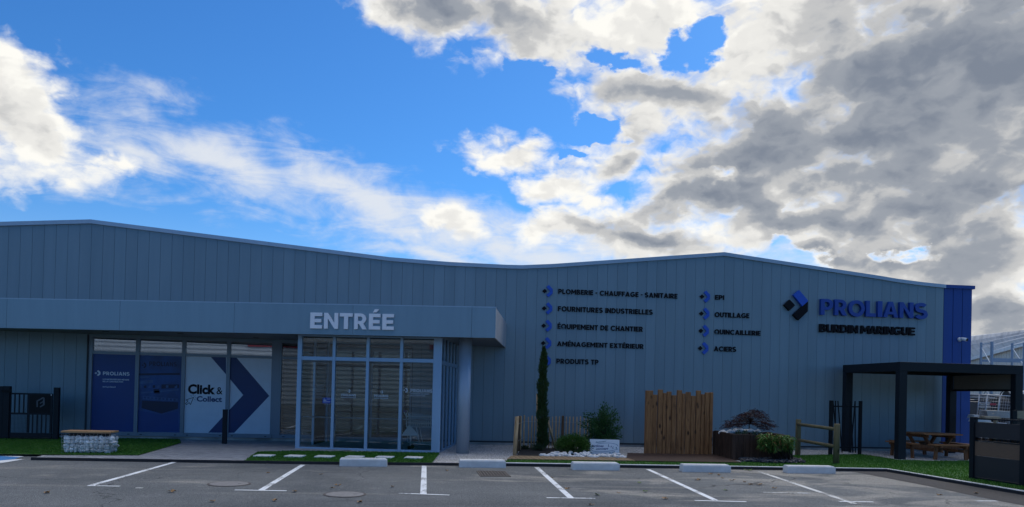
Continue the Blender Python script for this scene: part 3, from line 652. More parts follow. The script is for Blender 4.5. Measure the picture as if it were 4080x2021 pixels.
b.build('blue_corner', M_BLUE, bld)
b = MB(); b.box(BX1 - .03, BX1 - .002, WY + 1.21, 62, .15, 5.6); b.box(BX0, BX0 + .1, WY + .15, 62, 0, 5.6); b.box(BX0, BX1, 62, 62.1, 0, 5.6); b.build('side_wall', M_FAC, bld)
b = MB()
for (x0, z0), (x1, z1) in zip(ROOFLINE, ROOFLINE[1:]):
    b.prism([(x0, WY + .1, z0 - .10), (x1, WY + .1, z1 - .10), (x1, WY + .1, z1 - .03), (x0, WY + .1, z0 - .03)], (0, 38.7, 0))
b.build('roof', M_ROOF, bld)
b = MB(); b2 = MB()
for j, ((x0, z0), (x1, z1)) in enumerate(zip(ROOFLINE, ROOFLINE[1:])):
    tb = b2 if x0 >= 17.4 else b
    xe = x1 + (.07 if x1 == BX1 else 0)
    tb.prism([(x0, WY - .055, z0 - .115), (xe, WY - .055, z1 - .115), (xe, WY - .055, z1), (x0, WY - .055, z0)], (0, .30, 0))
b2.box(BX1 + .002, BX1 + .07, WY + .25, WY + 8, 5.53, 5.64)
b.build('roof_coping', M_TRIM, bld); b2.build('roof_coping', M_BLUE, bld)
b = MB(); b.box(BX0, OP0, WY + .03, WY + .2, -.05, .15); b.box(OP0, OP1, WY + .03, WY + .2, -.05, .12); b.box(OP1, BX1 - .03, WY + .03, WY + .2, -.05, .15); b.build('plinth', M_PLINTH, bld)
for xa, xb in ((BX0, OP0), (OP1, BX1)): b = MB(); b.box(xa, xb, WY - .012, WY + .02, .135, .15); b.build('drip_flashing', M_JOINT, bld)
# interior behind the glass
b = MB(); b.box(OP0 - .1, OP1 + .1, 27.5, 27.6, 0, 3.2); b.box(OP0 - .2, OP0 - .1, WY + .2, 27.5, 0, 3.2); b.box(OP1 + .1, OP1 + .2, WY + .2, 27.5, 0, 3.2); b.box(OP0, OP1, WY + .2, 27.4, 3.05, 3.15)
b.build('interior_wall', M_DARKIN, bld)
b = MB(); b.box(OP0, OP1, WY + .2, 27.4, 0, .06); b.build('interior_floor', M_FLOOR, bld)
# shop windows: frame > pane
sillz, tr0, tr1, headz = .235, 2.507, 2.585, 2.985
bays = [(-9.50, -8.302), (-8.200, -7.000), (-6.902, -5.722), (-5.620, -4.418), (-4.13, -2.90)]
for i, (xa, xb) in enumerate(bays):
    f = MB(); ml = .05
    f.box(xa - ml, xa, WY + .0, WY + .12, .121, OPZ); f.box(xb, xb + ml, WY + .0, WY + .12, .121, OPZ)
    f.box(xa, xb, WY + .01, WY + .12, .121, sillz); f.box(xa, xb, WY + .01, WY + .12, tr0, tr1); f.box(xa, xb, WY + .01, WY + .12, headz, OPZ)
    w = f.build('window', M_FRAME, bld)
    for (za, zb) in ((sillz, tr0), (tr1, headz)):
        p = MB(); p.box(xa, xb, WY + .06, WY + .066, za, zb); p.build('pane', M_DGLASS if i == 4 else M_GLASS, w)
    s = MB(); s.box(xa - ml, xb + ml, WY - .035, WY - .002, .125, .215)
    s.build('sill', M_FRAME, w)
    for q in (xa + .12, xb - .12): v = MB(); v.box(q - .03, q + .03, WY - .040, WY - .0352, .165, .185); v.build('drain_cap', M_BLACK, w)
b = MB()
for xa, xb in ((OP0, -9.55), (-4.368, -4.18), (-2.85, -2.72)): b = MB(); b.box(xa, xb, WY + .004, WY + .14, .121, OPZ); b.build('window_post', M_FRAME, bld)
b = MB(); b.box(-9.64, -9.602, WY - .03, WY + .1, .13, OPZ + .04); b.build('window_reveal', M_JOINT, bld)
# sliding doors seen through the porch
for xa, xb in ((-2.72, -1.50), (-1.48, -.24)):
    f = MB(); f.box(xa, xa + .06, WY + .0, WY + .1, .06, OPZ - .1); f.box(xb - .06, xb, WY, WY + .1, .06, OPZ - .1); f.box(xa + .06, xb - .06, WY, WY + .1, .06, .2); f.box(xa + .06, xb - .06, WY, WY + .1, OPZ - .22, OPZ - .1); f.box(xa + .06, xb - .06, WY, WY + .1, 2.45, 2.52)
    d = f.build('sliding_door', M_FRAME, bld)
    p = MB(); p.box(xa + .06, xb - .06, WY + .05, WY + .056, .2, 2.45); p.box(xa + .06, xb - .06, WY + .05, WY + .056, 2.52, OPZ - .22); p.build('pane', M_DGLASS, d)
# roller shutters down behind the glass: real slats
def shutter(xa, xb, Y, z0=.07, z1=2.98):
    b = MB(); z = z0; pr = []
    while z < z1:
        for dz, dy in ((0, 0), (.012, -.012), (.045, -.020), (.075, -.012), (.088, 0)): pr.append((Y + dy, z + dz))
        z += .098
    for x in (xa, xb): pass
    vs = [(xa, y, z) for y, z in pr] + [(xb, y, z) for y, z in pr]; n = len(pr)
    b.add(vs, [(i, n + i, n + i + 1, i + 1) for i in range(n - 1)], 0); return b
shutter(-4.13, -.26, WY + .55).build('roller_shutter', M_SHUT, bld, fix=False)
shutter(-9.5, -4.3, WY + .62, 2.45).build('roller_shutter', M_SHUT, bld, fix=False)

# ------------------------------------------------------------------ entrance porch: canopy, column, glazed screen
FR = PL(1973, 1347, (0, 0, 3.05), ZU)                      # right lower front corner of the fascia
def FP(u, v): return PL(u, v, FR, PN)                      # a point on the fascia plane
porch = thing('entrance_porch', 'grey box canopy on a round column with glazed entrance screen below', 'porch', (0, 20, 0))
FZ0, FZ1 = 3.05, 3.82
jx = [(FP(u, 1300) - FR).dot(PD) for u in (25, 476, 932, 1405, 1879)]
cuts = [-19.0] + [jx[0] - (jx[1] - jx[0])] + jx + [0.0]
b = MB()
for a, c in zip(cuts, cuts[1:]):
    p, q = FR + PD * (a + .003), FR + PD * (c - .003 if c < 0 else 0)
    b.prism([(p.x, p.y, FZ0), (q.x, q.y, FZ0), (q.x, q.y, FZ1), (p.x, p.y, FZ1)], PN * .03)
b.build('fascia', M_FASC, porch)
tY = (WY - .01 - FR.y) / PN.y; RB = FR + PN * tY           # where the canopy side meets the wall
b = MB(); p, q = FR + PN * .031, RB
b.prism([(p.x, p.y, FZ0), (q.x, q.y, FZ0), (q.x, q.y, FZ1), (p.x, p.y, FZ1)], -PD * .03); b.build('side_fascia', M_SIDELIT, porch)
L0 = FR + PD * -19.0
b = MB(); b.prism([(L0 + PN * .032).xyz + Vector((0, 0, .03)), (FR + PN * .032 - PD * .032) + Vector((0, 0, .03)), RB - PD * .032 + Vector((0, 0, .03)), Vector((L0.x, WY - .01, FZ0 + .03))], (0, 0, .04)); b.build('soffit', M_SOFF, porch)
b = MB(); b.prism([(L0 + PN * .032).xyz + Vector((0, 0, .70)), (FR + PN * .032 - PD * .032) + Vector((0, 0, .70)), RB - PD * .032 + Vector((0, 0, .70)), Vector((L0.x, WY - .01, FZ0 + .70))], (0, 0, .04)); b.build('canopy_roof', M_ROOF, porch)
b = MB()
for u, v in ((720, 1322), (1020, 1338), (420, 1312)):
    c = PL(u, v + 8, (0, 0, FZ0 + .028), ZU); b = MB()
    b.tube([(c.x, c.y, FZ0 + .022), (c.x, c.y, FZ0 + .029)], .09, 16); b.build('downlight', M_BLACK, porch)
b = MB(); a, c = FR + PN * -.004, L0 + PN * -.004
b.prism([(c.x, c.y, FZ1 - .0), (a.x, a.y, FZ1 - .0), (a.x, a.y, FZ1 + .025), (c.x, c.y, FZ1 + .025)], PN * .12); b.build('fascia_capping', M_TRIM, porch)
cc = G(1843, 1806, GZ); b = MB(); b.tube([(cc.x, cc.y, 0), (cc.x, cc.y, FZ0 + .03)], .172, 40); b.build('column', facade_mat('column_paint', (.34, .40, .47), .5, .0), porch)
# glazed screen
VR = G(1751, 1805, GZ); VR.z = 0
def VP(u, v=1500): p = PL(u, v, VR, PN); return (p - VR).dot(PD)
def vx(x): return VP(1150 + x / 2.32, 1300 + 300 / 2.32)
def fr(mb, s0, s1, z0, z1, d0=0.0, d1=.10):                # bar on the screen plane
    a = VR + PD * s0; c = VR + PD * s1
    mb.prism([a + PN * d0 + ZU * z0, c + PN * d0 + ZU * z0, c + PN * d0 + ZU * z1, a + PN * d0 + ZU * z1], PN * (d1 - d0))
posts = [(vx(81), vx(120)), (vx(404), vx(431)), (vx(716), vx(744)), (vx(1028), vx(1056)), (vx(1338), 0.0)]
ptop, TZ0, TZ1 = FZ0 + .028, 2.405, 2.505
f = MB()
for i, (a, c) in enumerate(posts): fr(f, a, c, 0, ptop)
for (a, c), (a2, c2) in zip(posts, posts[1:]): fr(f, c, a2, TZ0, TZ1, .004, .096); fr(f, c, a2, .0, .085, .004, .096); fr(f, c, a2, ptop - .04, ptop, .004, .096)
f.build('screen_frame', M_PFRAME, porch, .004)
for (a, c), (a2, c2) in zip(posts, posts[1:]):
    p = MB(); fr(p, c, a2, .085, TZ0, .05, .056); p.build('pane', M_PGLASS, porch)
    p = MB(); fr(p, c, a2, TZ1, ptop - .04, .05, .056); p.build('pane', M_PGLASS, porch)
# right-hand return of the screen
SL = (WY - .02 - VR.y) / PN.y
f = MB(); np_ = 5; stp = SL / np_
def side(mb, base, t0, t1, z0, z1, w=.06, off=0.0):
    a = base + PN * t0 + PD * off; c = base + PN * t1 + PD * off
    mb.prism([a + ZU * z0, c + ZU * z0, c + ZU * z1, a + ZU * z1], -PD * w)
VR2 = VR + PN * .102
for i in range(1, np_ + 1): side(f, VR2, i * stp - .15, i * stp - .12, 0, ptop, .045)
side(f, VR2, 0, SL - .12, TZ0 - .03, TZ1 - .03, .056, -.003); side(f, VR2, 0, SL - .12, 0, .07, .056, -.003)
f.build('side_frame', M_PFRAME, porch)
p = MB(); side(p, VR2, 0, SL - .12, .07, TZ0 - .03, .006, -.03); side(p, VR2, 0, SL - .12, TZ1 - .03, ptop, .006, -.03); p.build('side_pane', M_PGLASS, porch)
VL = VR + PD * posts[0][0]; SLL = (WY - .02 - VL.y) / PN.y; VL2 = VL + PN * .102
f = MB()
for t in (1.25, 2.5): side(f, VL2, t, t + .06, 0, ptop, .06, .06)
side(f, VL2, 0, SLL - .12, TZ0, TZ1, .056, .058); f.build('side_frame', M_PFRAME, porch)
p = MB(); side(p, VL2, 1.35, SLL - .12, .02, TZ0, .006, .03); side(p, VL2, 0, SLL - .12, TZ1, ptop, .006, .03); p.build('side_pane', M_PGLASS, porch)
b = MB(); fl = [VL2 + PD * .1, VR2 - PD * .07, VR2 + PN * (SL - .15) - PD * .07, VL2 + PN * (SLL - .15) + PD * .1]
b.add([(p.x, p.y, GZ + .020) for p in fl], [(0, 1, 2, 3)]); b.build('porch_floor', M_PAVE, porch)
b = MB(); a, c = VR + PD * (posts[0][1]) + PN * .25 + ZU * .88, VR + PD * posts[4][0] + PN * .25 + ZU * .88
b.tube([a, c], .02, 8); 
for pp in posts[1:4]:
    q = VR + PD * ((pp[0] + pp[1]) / 2) + PN * .25; b.tube([q + ZU * .03, q + ZU * .88], .018, 8)
b.build('handrail', M_WIRE, porch)

# things inside the porch
def porch_pt(x, y, d):                                     # crop coordinates -> point at depth d behind the screen
    return PL(1150 + x / 2.32, 1300 + y / 2.32, VR + PN * d, PN)
q = porch_pt(1190, 1100, .75)
M_TROL = mat('trolley_wire', (.66, .70, .72), .4, 0, .05)
tro = thing('shopping_trolley', 'wire shopping trolley parked inside the glazed porch by the corner post', 'trolley', (q.x, q.y, GZ + .02))
b = MB(); o_ = Vector((q.x, q.y, GZ + .02)); X, Y_ = PD, PN
def tp(x, y, z): return o_ + X * x + Y_ * y + ZU * z
for x in np.linspace(-.28, .62, 16): b.tube([tp(x, -.25, .98 - .1 * x), tp(x, -.22, .62), tp(x, .22, .62), tp(x, .25, .98 - .1 * x)], .0075, 4)
for z in (.62, .72, .82, .9): b.tube([tp(-.28, -.24, z), tp(.62, -.24, z), tp(.62, .24, z), tp(-.28, .24, z), tp(-.28, -.24, z)], .009, 4)
b.build('basket', M_TROL, tro)
b = MB()
for y in (-.24, .24): b.tube([tp(-.36, y, 1.04), tp(-.28, y, .9), tp(-.22, y, .2), tp(.5, y, .14)], .012, 6); b.tube([tp(.0, y, .62), tp(.1, y, .16)], .011, 6)
b.tube([tp(.45, -.24, .15), tp(.45, .24, .15)], .012, 6); b.tube([tp(-.2, -.24, .2), tp(-.2, .24, .2)], .012, 6); b.build('chassis', M_TROL, tro)
b = MB(); b.tube([tp(-.36, -.26, 1.04), tp(-.36, .26, 1.04)], .018, 8); b.build('handle', M_LETB, tro)
for x in (-.18, .46):
    for y in (-.22, .22):
        b = MB(); b.tube([tp(x, y - .015, .055), tp(x, y + .015, .055)], .055, 12); b.build('wheel', M_BLACK, tro)
w1 = porch_pt(1040, 1012, .5); w2 = porch_pt(1205, 1012, .5); w3 = porch_pt(1118, 910, .5)
b = mb_at(((w1 + w2) / 2).to_tuple()[:2] + (0,)); b.prism([w1, w2, w3], PN * .02)
b.tube([(w1 + w2) / 2 + PN * .03 + ZU * .02, Vector((((w1 + w2) / 2).x, ((w1 + w2) / 2).y, GZ + .02)) + PN * .05], .012, 6)
tag(b.build('white_triangle', M_WHITE), 'white triangular shape low behind the right-hand porch pane', 'panel')  # plain white triangle on a short stub, no particular object meant

# ------------------------------------------------------------------ lettering and logos
def logo(uv, P_, d, m_dia, m_up, m_low, parent):
    """square beside a folded chevron; uv maps unit logo coordinates to the wall"""
    n = P_
    def pl(pts, name, m):
        b = MB(); pp = [uv(*p) for p in pts]; b.prism([p + n * d for p in pp], -n * d); b.build(name, m, parent)
    pl([(0, .50), (.23, .315), (.46, .50), (.23, .685)], 'logo_square', m_dia)
    pl([(.38, .155), (.62, -.02), (1.0, .32), (1.0, .345), (.76, .52), (.75, .50)], 'logo_chevron', m_up)
    pl([(1.0, .350), (1.0, .69), (.62, 1.0), (.39, .82), (.762, .525)], 'logo_chevron', m_low)
def logo_px(x0, y0, w, h, lean=.0145, drop=.0244, plane=None):
    """logo box in photo pixels, on the shop wall"""
    pf = plane or W
    def uv(x, y): return pf(x0 + x * w - y * h * lean * 1.7, y0 + y * h + x * w * drop)
    return uv
NW = Vector((0, -1, 0))
def c3(x, y): return 2000 + x / 1.4645, 1050 + y / 1.4645
SIGNS = [('PLOMBERIE - CHAUFFAGE - SANITAIRE', 137, 122, 'x', 349, 243, 1940, 300, 178), ('FOURNITURES INDUSTRIELLES', 131, 353, 0, 343, 475, 1610, 516, 408),
         ('ÉQUIPEMENT DE CHANTIER', 124, 585, 0, 338, 708, 1478, 746, 641), ('AMÉNAGEMENT EXTÉRIEUR', 118, 818, 0, 332, 940, 1488, 975, 876), ('PRODUITS TP', 112, 1056, 0, 324, 1172, 885, 1187, 1106)]
def c7(x, y): return 2120 + x / 3.358, 1100 + y / 3.358
DESC = {0: 'first line of the left-hand list', 1: 'second line', 2: 'third line', 3: 'fourth line', 4: 'last line'}
def wall_sign(text, lu, lv, lw, lh, bl, br, top, label):
    p0, p1 = W(*bl), W(*br); pt = W(*top)
    t = thing('wall_sign', label, 'sign', (p0.x, WY, p0.z), 'trade signs on the shop front')
    o_, wd, cap, x = Vector((p0.x, WY - .004, (p0.z + p1.z) / 2)), p1.x - p0.x, pt.z - p0.z, 0.0
    k = wd / (sum(GEO[c][0] for c in text) + .125 * (len(text) - 1)); b = MB()
    for c in text + ' ':                                    # one mesh per word
        if c == ' ': b.build('lettering', M_LETK, t); b = MB()
        else: put_cap(b, c, o_ + XR * x * k, XR, GEO[c][0] * k, cap, .03)
        x += GEO[c][0] + .125
    q0, q1 = W(lu, lv), W(lu + lw, lv + lh)
    def uv(x, y): return Vector((q0.x + (W(lu + lw, lv + lh / 2).x - W(lu, lv + lh / 2).x) * x, WY - .004, q0.z - (q0.z - W(lu + lw / 2, lv + lh).z) * y))
    logo(uv, NW, .035, M_LETK, M_LETB2, M_LETB2, t); return t
for i, (tx, lx, ly, _, bx, by, ex, ey, ty) in enumerate(SIGNS):
    lu, lv = c7(lx, ly); lw, lh = 139 / 3.358, 162 / 3.358
    nm = {0: 'plumbing and heating line, top of left list', 1: 'industrial supplies line, second of left list', 2: 'site equipment line, third of left list',
          3: 'outdoor works line, fourth of left list', 4: 'lowest line, partly behind the cypress'}[i]
    wall_sign(tx, lu, lv, lw, lh, c7(bx, by), c7(ex, ey), c7(bx + 8, ty), 'black raised lettering with blue logo: ' + nm)
def c9(x, y): return 2720 + x / 1.894, 950 + y / 1.894
for i, (tx, ly, bx, by, ex, ey, ty) in enumerate([('EPI', 395, 243, 463, 311, 465, 428), ('OUTILLAGE', 523, 240, 597, 500, 601, 560), ('QUINCAILLERIE', 653, 237, 725, 585, 733, 689)]):
    lu, lv = c9((127, 123, 119)[i], ly)
    wall_sign(tx, lu, lv, 77 / 1.894, 91 / 1.894, c9(bx, by), c9(ex, ey), c9(bx + 4, ty), 'black raised lettering with blue logo: ' + ('shortest word, top of right list', 'tools word, second of right list', 'ironmongery word, longest of right list')[i])
wall_sign('ACIERS', *c3(1143, 459), 60 / 1.4645, 72 / 1.4645, c3(1236, 513), c3(1364, 516), c3(1240, 484), 'black raised lettering with blue arrow logo: steel word, bottom of right list')
# the big shop name
def cz(x, y): return 3080 + x / 4.025, 1150 + y / 4.025
t = thing('shop_name_sign', 'large blue raised shop name with blue and black arrow emblem', 'sign', W(*cz(740, 430)))
LET = [('P', 740, 937), ('R', 962, 1160), ('O', 1185, 1440), ('L', 1462, 1620), ('I', 1650, 1722), ('A', 1740, 1978), ('N', 2000, 2220), ('S', 2245, 2445)]
zb, zt = W(*cz(740, 425)).z, W(*cz(745, 170)).z
for ch, xa, xb in LET:
    b = MB(); xl, xr = W(*cz(xa, 330)).x, W(*cz(xb, 330)).x; ov = .01 if ch in 'OS' else 0
    put_cap(b, ch, Vector((xl, WY - .004, zb - ov)), XR, xr - xl, zt - zb, .11); b.build('letter', M_LETB, t, .006)
q0 = W(*cz(155, 42))
x0_, x1_ = W(*cz(155, 275)).x, W(*cz(532, 275)).x; z0_, z1_ = W(*cz(390, 42)).z, W(*cz(375, 512)).z
def uvb(x, y): return Vector((x0_ + (x1_ - x0_) * x, WY - .004, z0_ + (z1_ - z0_) * y))
logo(uvb, NW, .11, M_LETK, M_LETB2, M_LETK, t)
p0, p1, pt = W(*cz(730, 700)), W(*cz(2260, 752)), W(*cz(735, 570))
t2 = thing('wall_sign', 'black raised second line of the shop name, below the big blue letters', 'sign', p0)
L1 = [('B', 730, 838), ('U', 848, 955), ('R', 958, 1062), ('D', 1068, 1182), ('I', 1190, 1225), ('N', 1232, 1350), ('M', 1395, 1535), ('A', 1530, 1650), ('R', 1652, 1752), ('I', 1762, 1797), ('N', 1805, 1915), ('G', 1918, 2042), ('U', 2050, 2155), ('E', 2165, 2260)]
for ch, xa, xb in L1:
    b = MB(); xl, xr = W(*cz(xa, 650)).x, W(*cz(xb, 650)).x; put_cap(b, ch, Vector((xl, WY - .004, p0.z)), XR, xr - xl, pt.z - p0.z, .07); b.build('letter', M_LETK, t2)
# ENTRÉE on the fascia
p0, p1, pt = FP(1000 + 348 / 1.4645, 1150 + 233 / 1.4645), FP(1000 + 833 / 1.4645, 1150 + 242 / 1.4645), FP(1000 + 350 / 1.4645, 1150 + 141 / 1.4645)
t = thing('entrance_sign', 'white raised lettering reading ENTRÉE on the canopy fascia', 'sign', p0)
tot = (p1 - p0).dot(PD); cap = (p1.z + pt.z - p0.z - p1.z); cap = pt.z - p0.z
for ch, a, c in (('E', 348, 417), ('N', 429, 511), ('T', 520, 594), ('R', 605, 677), ('É', 690, 756), ('E', 768, 834)):
    b = MB(); s0_ = (a - 348) / 485 * tot; s1_ = (c - 348) / 485 * tot
    put_cap(b, ch, p0 + PD * s0_ - PN * .004, PD, s1_ - s0_, cap, .05); b.build('letter', M_LETW, t, .003)

# ------------------------------------------------------------------ window posters (thin film boards behind nothing: just proud of the glass)
M_PBLUE = mat('poster_blue', (.002, .042, .205), .45, 0, .05, 1.5); M_PWHT = mat('poster_white', (.56, .66, .76), .45, 0, .03); M_PNAVY = mat('poster_navy', (.002, .030, .135), .45, 0, .04)
M_PTXT = mat('poster_text', (.62, .68, .76), .5); M_PDARK = mat('poster_dark', (.004, .012, .050), .5); M_PMID = mat('poster_mid', (.012, .060, .21), .5, 0, .35, 1.6); M_PPALE = mat('poster_pale', (.035, .10, .25), .5, 0, .25, 6)
PY = WY + .056
def q7(x, y): return W(340 + x / 2.967, 1330 + y / 2.967, PY)
def poster(i, m, label):
    xa, xb = bays[i]; t = thing('window_poster', label, 'poster', (xa, PY, sillz), 'full-height posters in the shop windows')
    b = MB(); b.box(xa + .006, xb - .006, PY, PY + .003, sillz + .004, tr0 - .004); b.build('backing', m, t); return t
def flat(t, poly, m, name, k=1):
    b = MB(); b.prism([Vector((p.x, PY - .002 * k, p.z)) for p in poly], (0, .0015, 0)); return b.build(name, m, t)
def ptext(t, s, a, c, top, m, bold=.02, k=1, name='lettering', shear=0.0):
    p0, p1, pt = q7(*a), q7(*c), q7(a[0], top); b = MB()
    if all(c in GEO for c in s): put_line(b, s, Vector((p0.x, PY - .001 * k, (p0.z + p1.z) / 2)), XR, p1.x - p0.x, pt.z - p0.z, .0015, 0, .14)
    else: put_text(b, s, Vector((p0.x, PY - .001 * k, (p0.z + p1.z) / 2)), XR, ZU, p1.x - p0.x, pt.z - p0.z, .0015, bold, shear)
    return b.build(name, m, t)
t = poster(0, M_PBLUE, 'plain blue window poster with small white shop name and web address')
ptext(t, 'PROLIANS', (208, 490), (522, 496), 448, M_PTXT, .03)
ptext(t, 'LE PARTENAIRE DES MÉTIERS', (206, 548), (517, 553), 531, M_PTXT, .02); ptext(t, 'DE LA CONSTRUCTION', (206, 573), (446, 577), 557, M_PTXT, .02); ptext(t, 'www.prolians.fr', (204, 636), (362, 637), 619, M_PTXT, .015)
def qlogo(x0, y0, w, h):
    a, c = q7(x0, y0), q7(x0 + w, y0 + h); return lambda x, y: Vector((a.x + (c.x - a.x) * x, PY - .0005, a.z + (c.z - a.z) * y))
logo(qlogo(110, 430, 68, 72), NW, .0015, M_PTXT, M_PTXT, M_PTXT, t)
t = poster(1, M_PMID, 'dim blue photo poster of a shop interior with darker shop name on top')
ptext(t, 'PROLIANS', (755, 388), (1080, 380), 336, M_PDARK, .03); logo(qlogo(668, 338, 52, 72), NW, .0015, M_PDARK, M_PDARK, M_PDARK, t)
for pts, m in (([(630, 470), (1118, 462), (1118, 488), (630, 492)], M_PDARK), ([(630, 505), (760, 505), (760, 520), (630, 525)], M_PPALE), ([(660, 690), (1100, 655), (1100, 672), (660, 710)], M_PPALE), ([(805, 655), (870, 655), (885, 708), (812, 708)], M_PDARK),
               ([(670, 790), (1098, 810), (1095, 885), (900, 945), (665, 880)], M_PDARK), ([(680, 735), (1095, 770), (1095, 800), (680, 775)], M_PPALE), ([(668, 850), (890, 905), (890, 935), (668, 880)], M_PPALE), ([(905, 905), (1085, 860), (1085, 880), (905, 935)], M_PPALE),
               ([(640, 560), (800, 545), (800, 580), (640, 600)], M_PPALE), ([(900, 600), (1110, 600), (1110, 640), (900, 650)], M_PDARK), ([(620, 905), (900, 960), (1098, 905), (1098, 1155), (620, 1155)], M_PBLUE)):
    flat(t, [q7(*p) for p in pts], m, 'picture_patch', .5 + .12 * random.random() * 0 + .05 * len(pts))
for i in range(9):
    x = 640 + i * 52; flat(t, [q7(x, 610 + (i % 3) * 8), q7(x + 30, 608), q7(x + 30, 640), q7(x, 643)], M_PDARK if i % 2 else M_PPALE, 'picture_patch', 1.2)
    x = 690 + i * 44; flat(t, [q7(x, 742 + i * 3.4), q7(x + 26, 744 + i * 3.4), q7(x + 26, 768 + i * 3.4), q7(x, 766 + i * 3.4)], M_PMID, 'picture_patch', 1.4)
t = poster(2, M_PWHT, 'white Click & Collect window poster with cursor drawing, left half of the big arrow')
ptext(t, 'Click', (1212, 713), (1535, 716), 598, M_LETK, .045); ptext(t, '&', (1550, 716), (1622, 717), 630, M_LETK, .008); ptext(t, 'Collect', (1315, 803), (1615, 808), 738, M_PNAVY, .035)
flat(t, [q7(*p) for p in ((1478, 268), (1664, 272), (1664, 482))], M_PNAVY, 'arrow'); flat(t, [q7(*p) for p in ((1452, 1170), (1660, 945), (1660, 1172))], M_PNAVY, 'arrow')
def qa(x, y): return q7(340 * 0 + (720 - 340 + x / 7.09) * 2.967, (1480 - 1330 + y / 7.09) * 2.967)
def ribbon(t, pts, w, m, name, close=False, k=1, Yp=PY):
    b = MB(); P_ = [Vector((p.x, 0, p.z)) for p in pts]; P_ = P_ + [P_[0]] if close else P_
    for a, c in zip(P_, P_[1:]):
        d = (c - a).normalized(); n = Vector((-d.z, 0, d.x)) * w / 2; a, c = a - d * w * .4, c + d * w * .4
        b.prism([Vector((p.x, Yp - .002 * k, p.z)) for p in (a - n, c - n, c + n, a + n)], (0, .001, 0))
    return b.build(name, m, t)
ribbon(t, [qa(*p) for p in ((365, 735), (150, 808), (208, 840), (135, 912), (168, 945), (238, 880), (275, 940))], .016, M_LETK, 'cursor_drawing', True)
for a, c in (((285, 680), (308, 705)), ((352, 645), (352, 688)), ((415, 685), (392, 708)), ((405, 745), (438, 745)), ((388, 785), (413, 806))):
    ribbon(t, [qa(*a), qa(*c)], .010, M_LETK, 'cursor_ray')
t = poster(3, M_PWHT, 'white window poster filled by the point of a big navy arrow')
flat(t, [q7(*p) for p in ((1706, 277), (1785, 281), (2175, 735), (1760, 1172), (1692, 1172), (1692, 912), (1867, 725), (1706, 532))], M_PNAVY, 'arrow')

# stickers on the porch panes
def sp(x, y, d=.046): return PL(1150 + x / 2.32, 1300 + y / 2.32, VR + PN * d, PN)
def porch_text(t, s, a, c, top, m, bold):
    p0, p1, pt = sp(*a), sp(*c), sp(a[0], top); b = MB(); put_line(b, s, Vector((p0.x, p0.y, (p0.z + p1.z) / 2)), PD, (p1 - p0).dot(PD), pt.z - p0.z, .0015, 0, .12); b.build('lettering', m, t)
def plogo(x0, y0, w, h):
    a, c = sp(x0, y0), sp(x0 + w, y0 + h); wd = (c - a).dot(PD); return lambda x, y: a + PD * wd * x + ZU * (c.z - a.z) * y
M_STK = mat('sticker_white', (.42, .47, .52), .5)
t = thing('window_sticker', 'white shop-name lettering with tagline on the rightmost porch pane', 'sticker', sp(1060, 610), 'shop-name stickers on the porch glass')
porch_text(t, 'PROLIANS', (1127, 610), (1328, 613), 581, M_STK, .03); porch_text(t, 'LE PARTENAIRE DES MÉTIERS', (1127, 630), (1300, 632), 621, M_STK, .01); porch_text(t, 'DE LA CONSTRUCTION', (1127, 646), (1262, 648), 637, M_STK, .01)
logo(plogo(1060, 567, 42, 50), -PN, .0015, M_STK, M_STK, M_STK, t)
for k, (xa, xb, y0, lx, ly) in enumerate(((487, 622, 646, 545, 583), (790, 921, 654, 847, 592))):
    t = thing('window_sticker', 'small white shop name under its logo on the %s porch pane from the left' % ('second' if k == 0 else 'third'), 'sticker', sp(xa, y0), 'shop-name stickers on the porch glass')
    porch_text(t, 'PROLIANS', (xa, y0), (xb, y0 + 3), y0 - 22, M_STK, .03); porch_text(t, 'BURDIN MARINGUE', (xa, y0 + 16), (xb, y0 + 19), y0 + 8, M_STK, .01); logo(plogo(lx, ly, 26, 34), -PN, .0015, M_STK, M_STK, M_STK, t)
t = thing('door_notice', 'small blue notice with white hand symbol on the first porch pane', 'notice', sp(352, 685))
a, c = sp(315, 660), sp(389, 714); b = MB(); w_ = (c - a).dot(PD); b.prism([a, a + PD * w_, a + PD * w_ + ZU * (c.z - a.z), a + ZU * (c.z - a.z)], PN * .002); b.build('backing', mat('notice_blue', (.01, .05, .34), .5), t)
def nr(x0, y0, x1, y1, m=M_STK):
    p = [sp(x, y, .0445) for x, y in ((x0, y0), (x1, y0), (x1, y1), (x0, y1))]; b = MB(); b.prism(p, PN * .001); b.build('symbol', m, t)
nr(322, 680, 348, 690); nr(327, 664, 332, 682); nr(356, 668, 386, 671); nr(356, 676, 380, 679); nr(320, 697, 386, 702)
t = thing('opening_hours', 'rows of small pale opening-hours lettering on the first porch pane', 'sticker', sp(280, 600))
for k in range(9):
    y = 548 + k * 14; nr_a = (205 if k < 2 else 232) + (k % 3) * 8; p = [sp(x, yy, .046) for x, yy in ((nr_a, y), (330 - (k % 4) * 7, y), (330 - (k % 4) * 7, y + 3), (nr_a, y + 3))]; b = MB(); b.prism(p, PN * .001); b.build('text_line', mat('hours_text', (.16, .18, .2), .6), t)

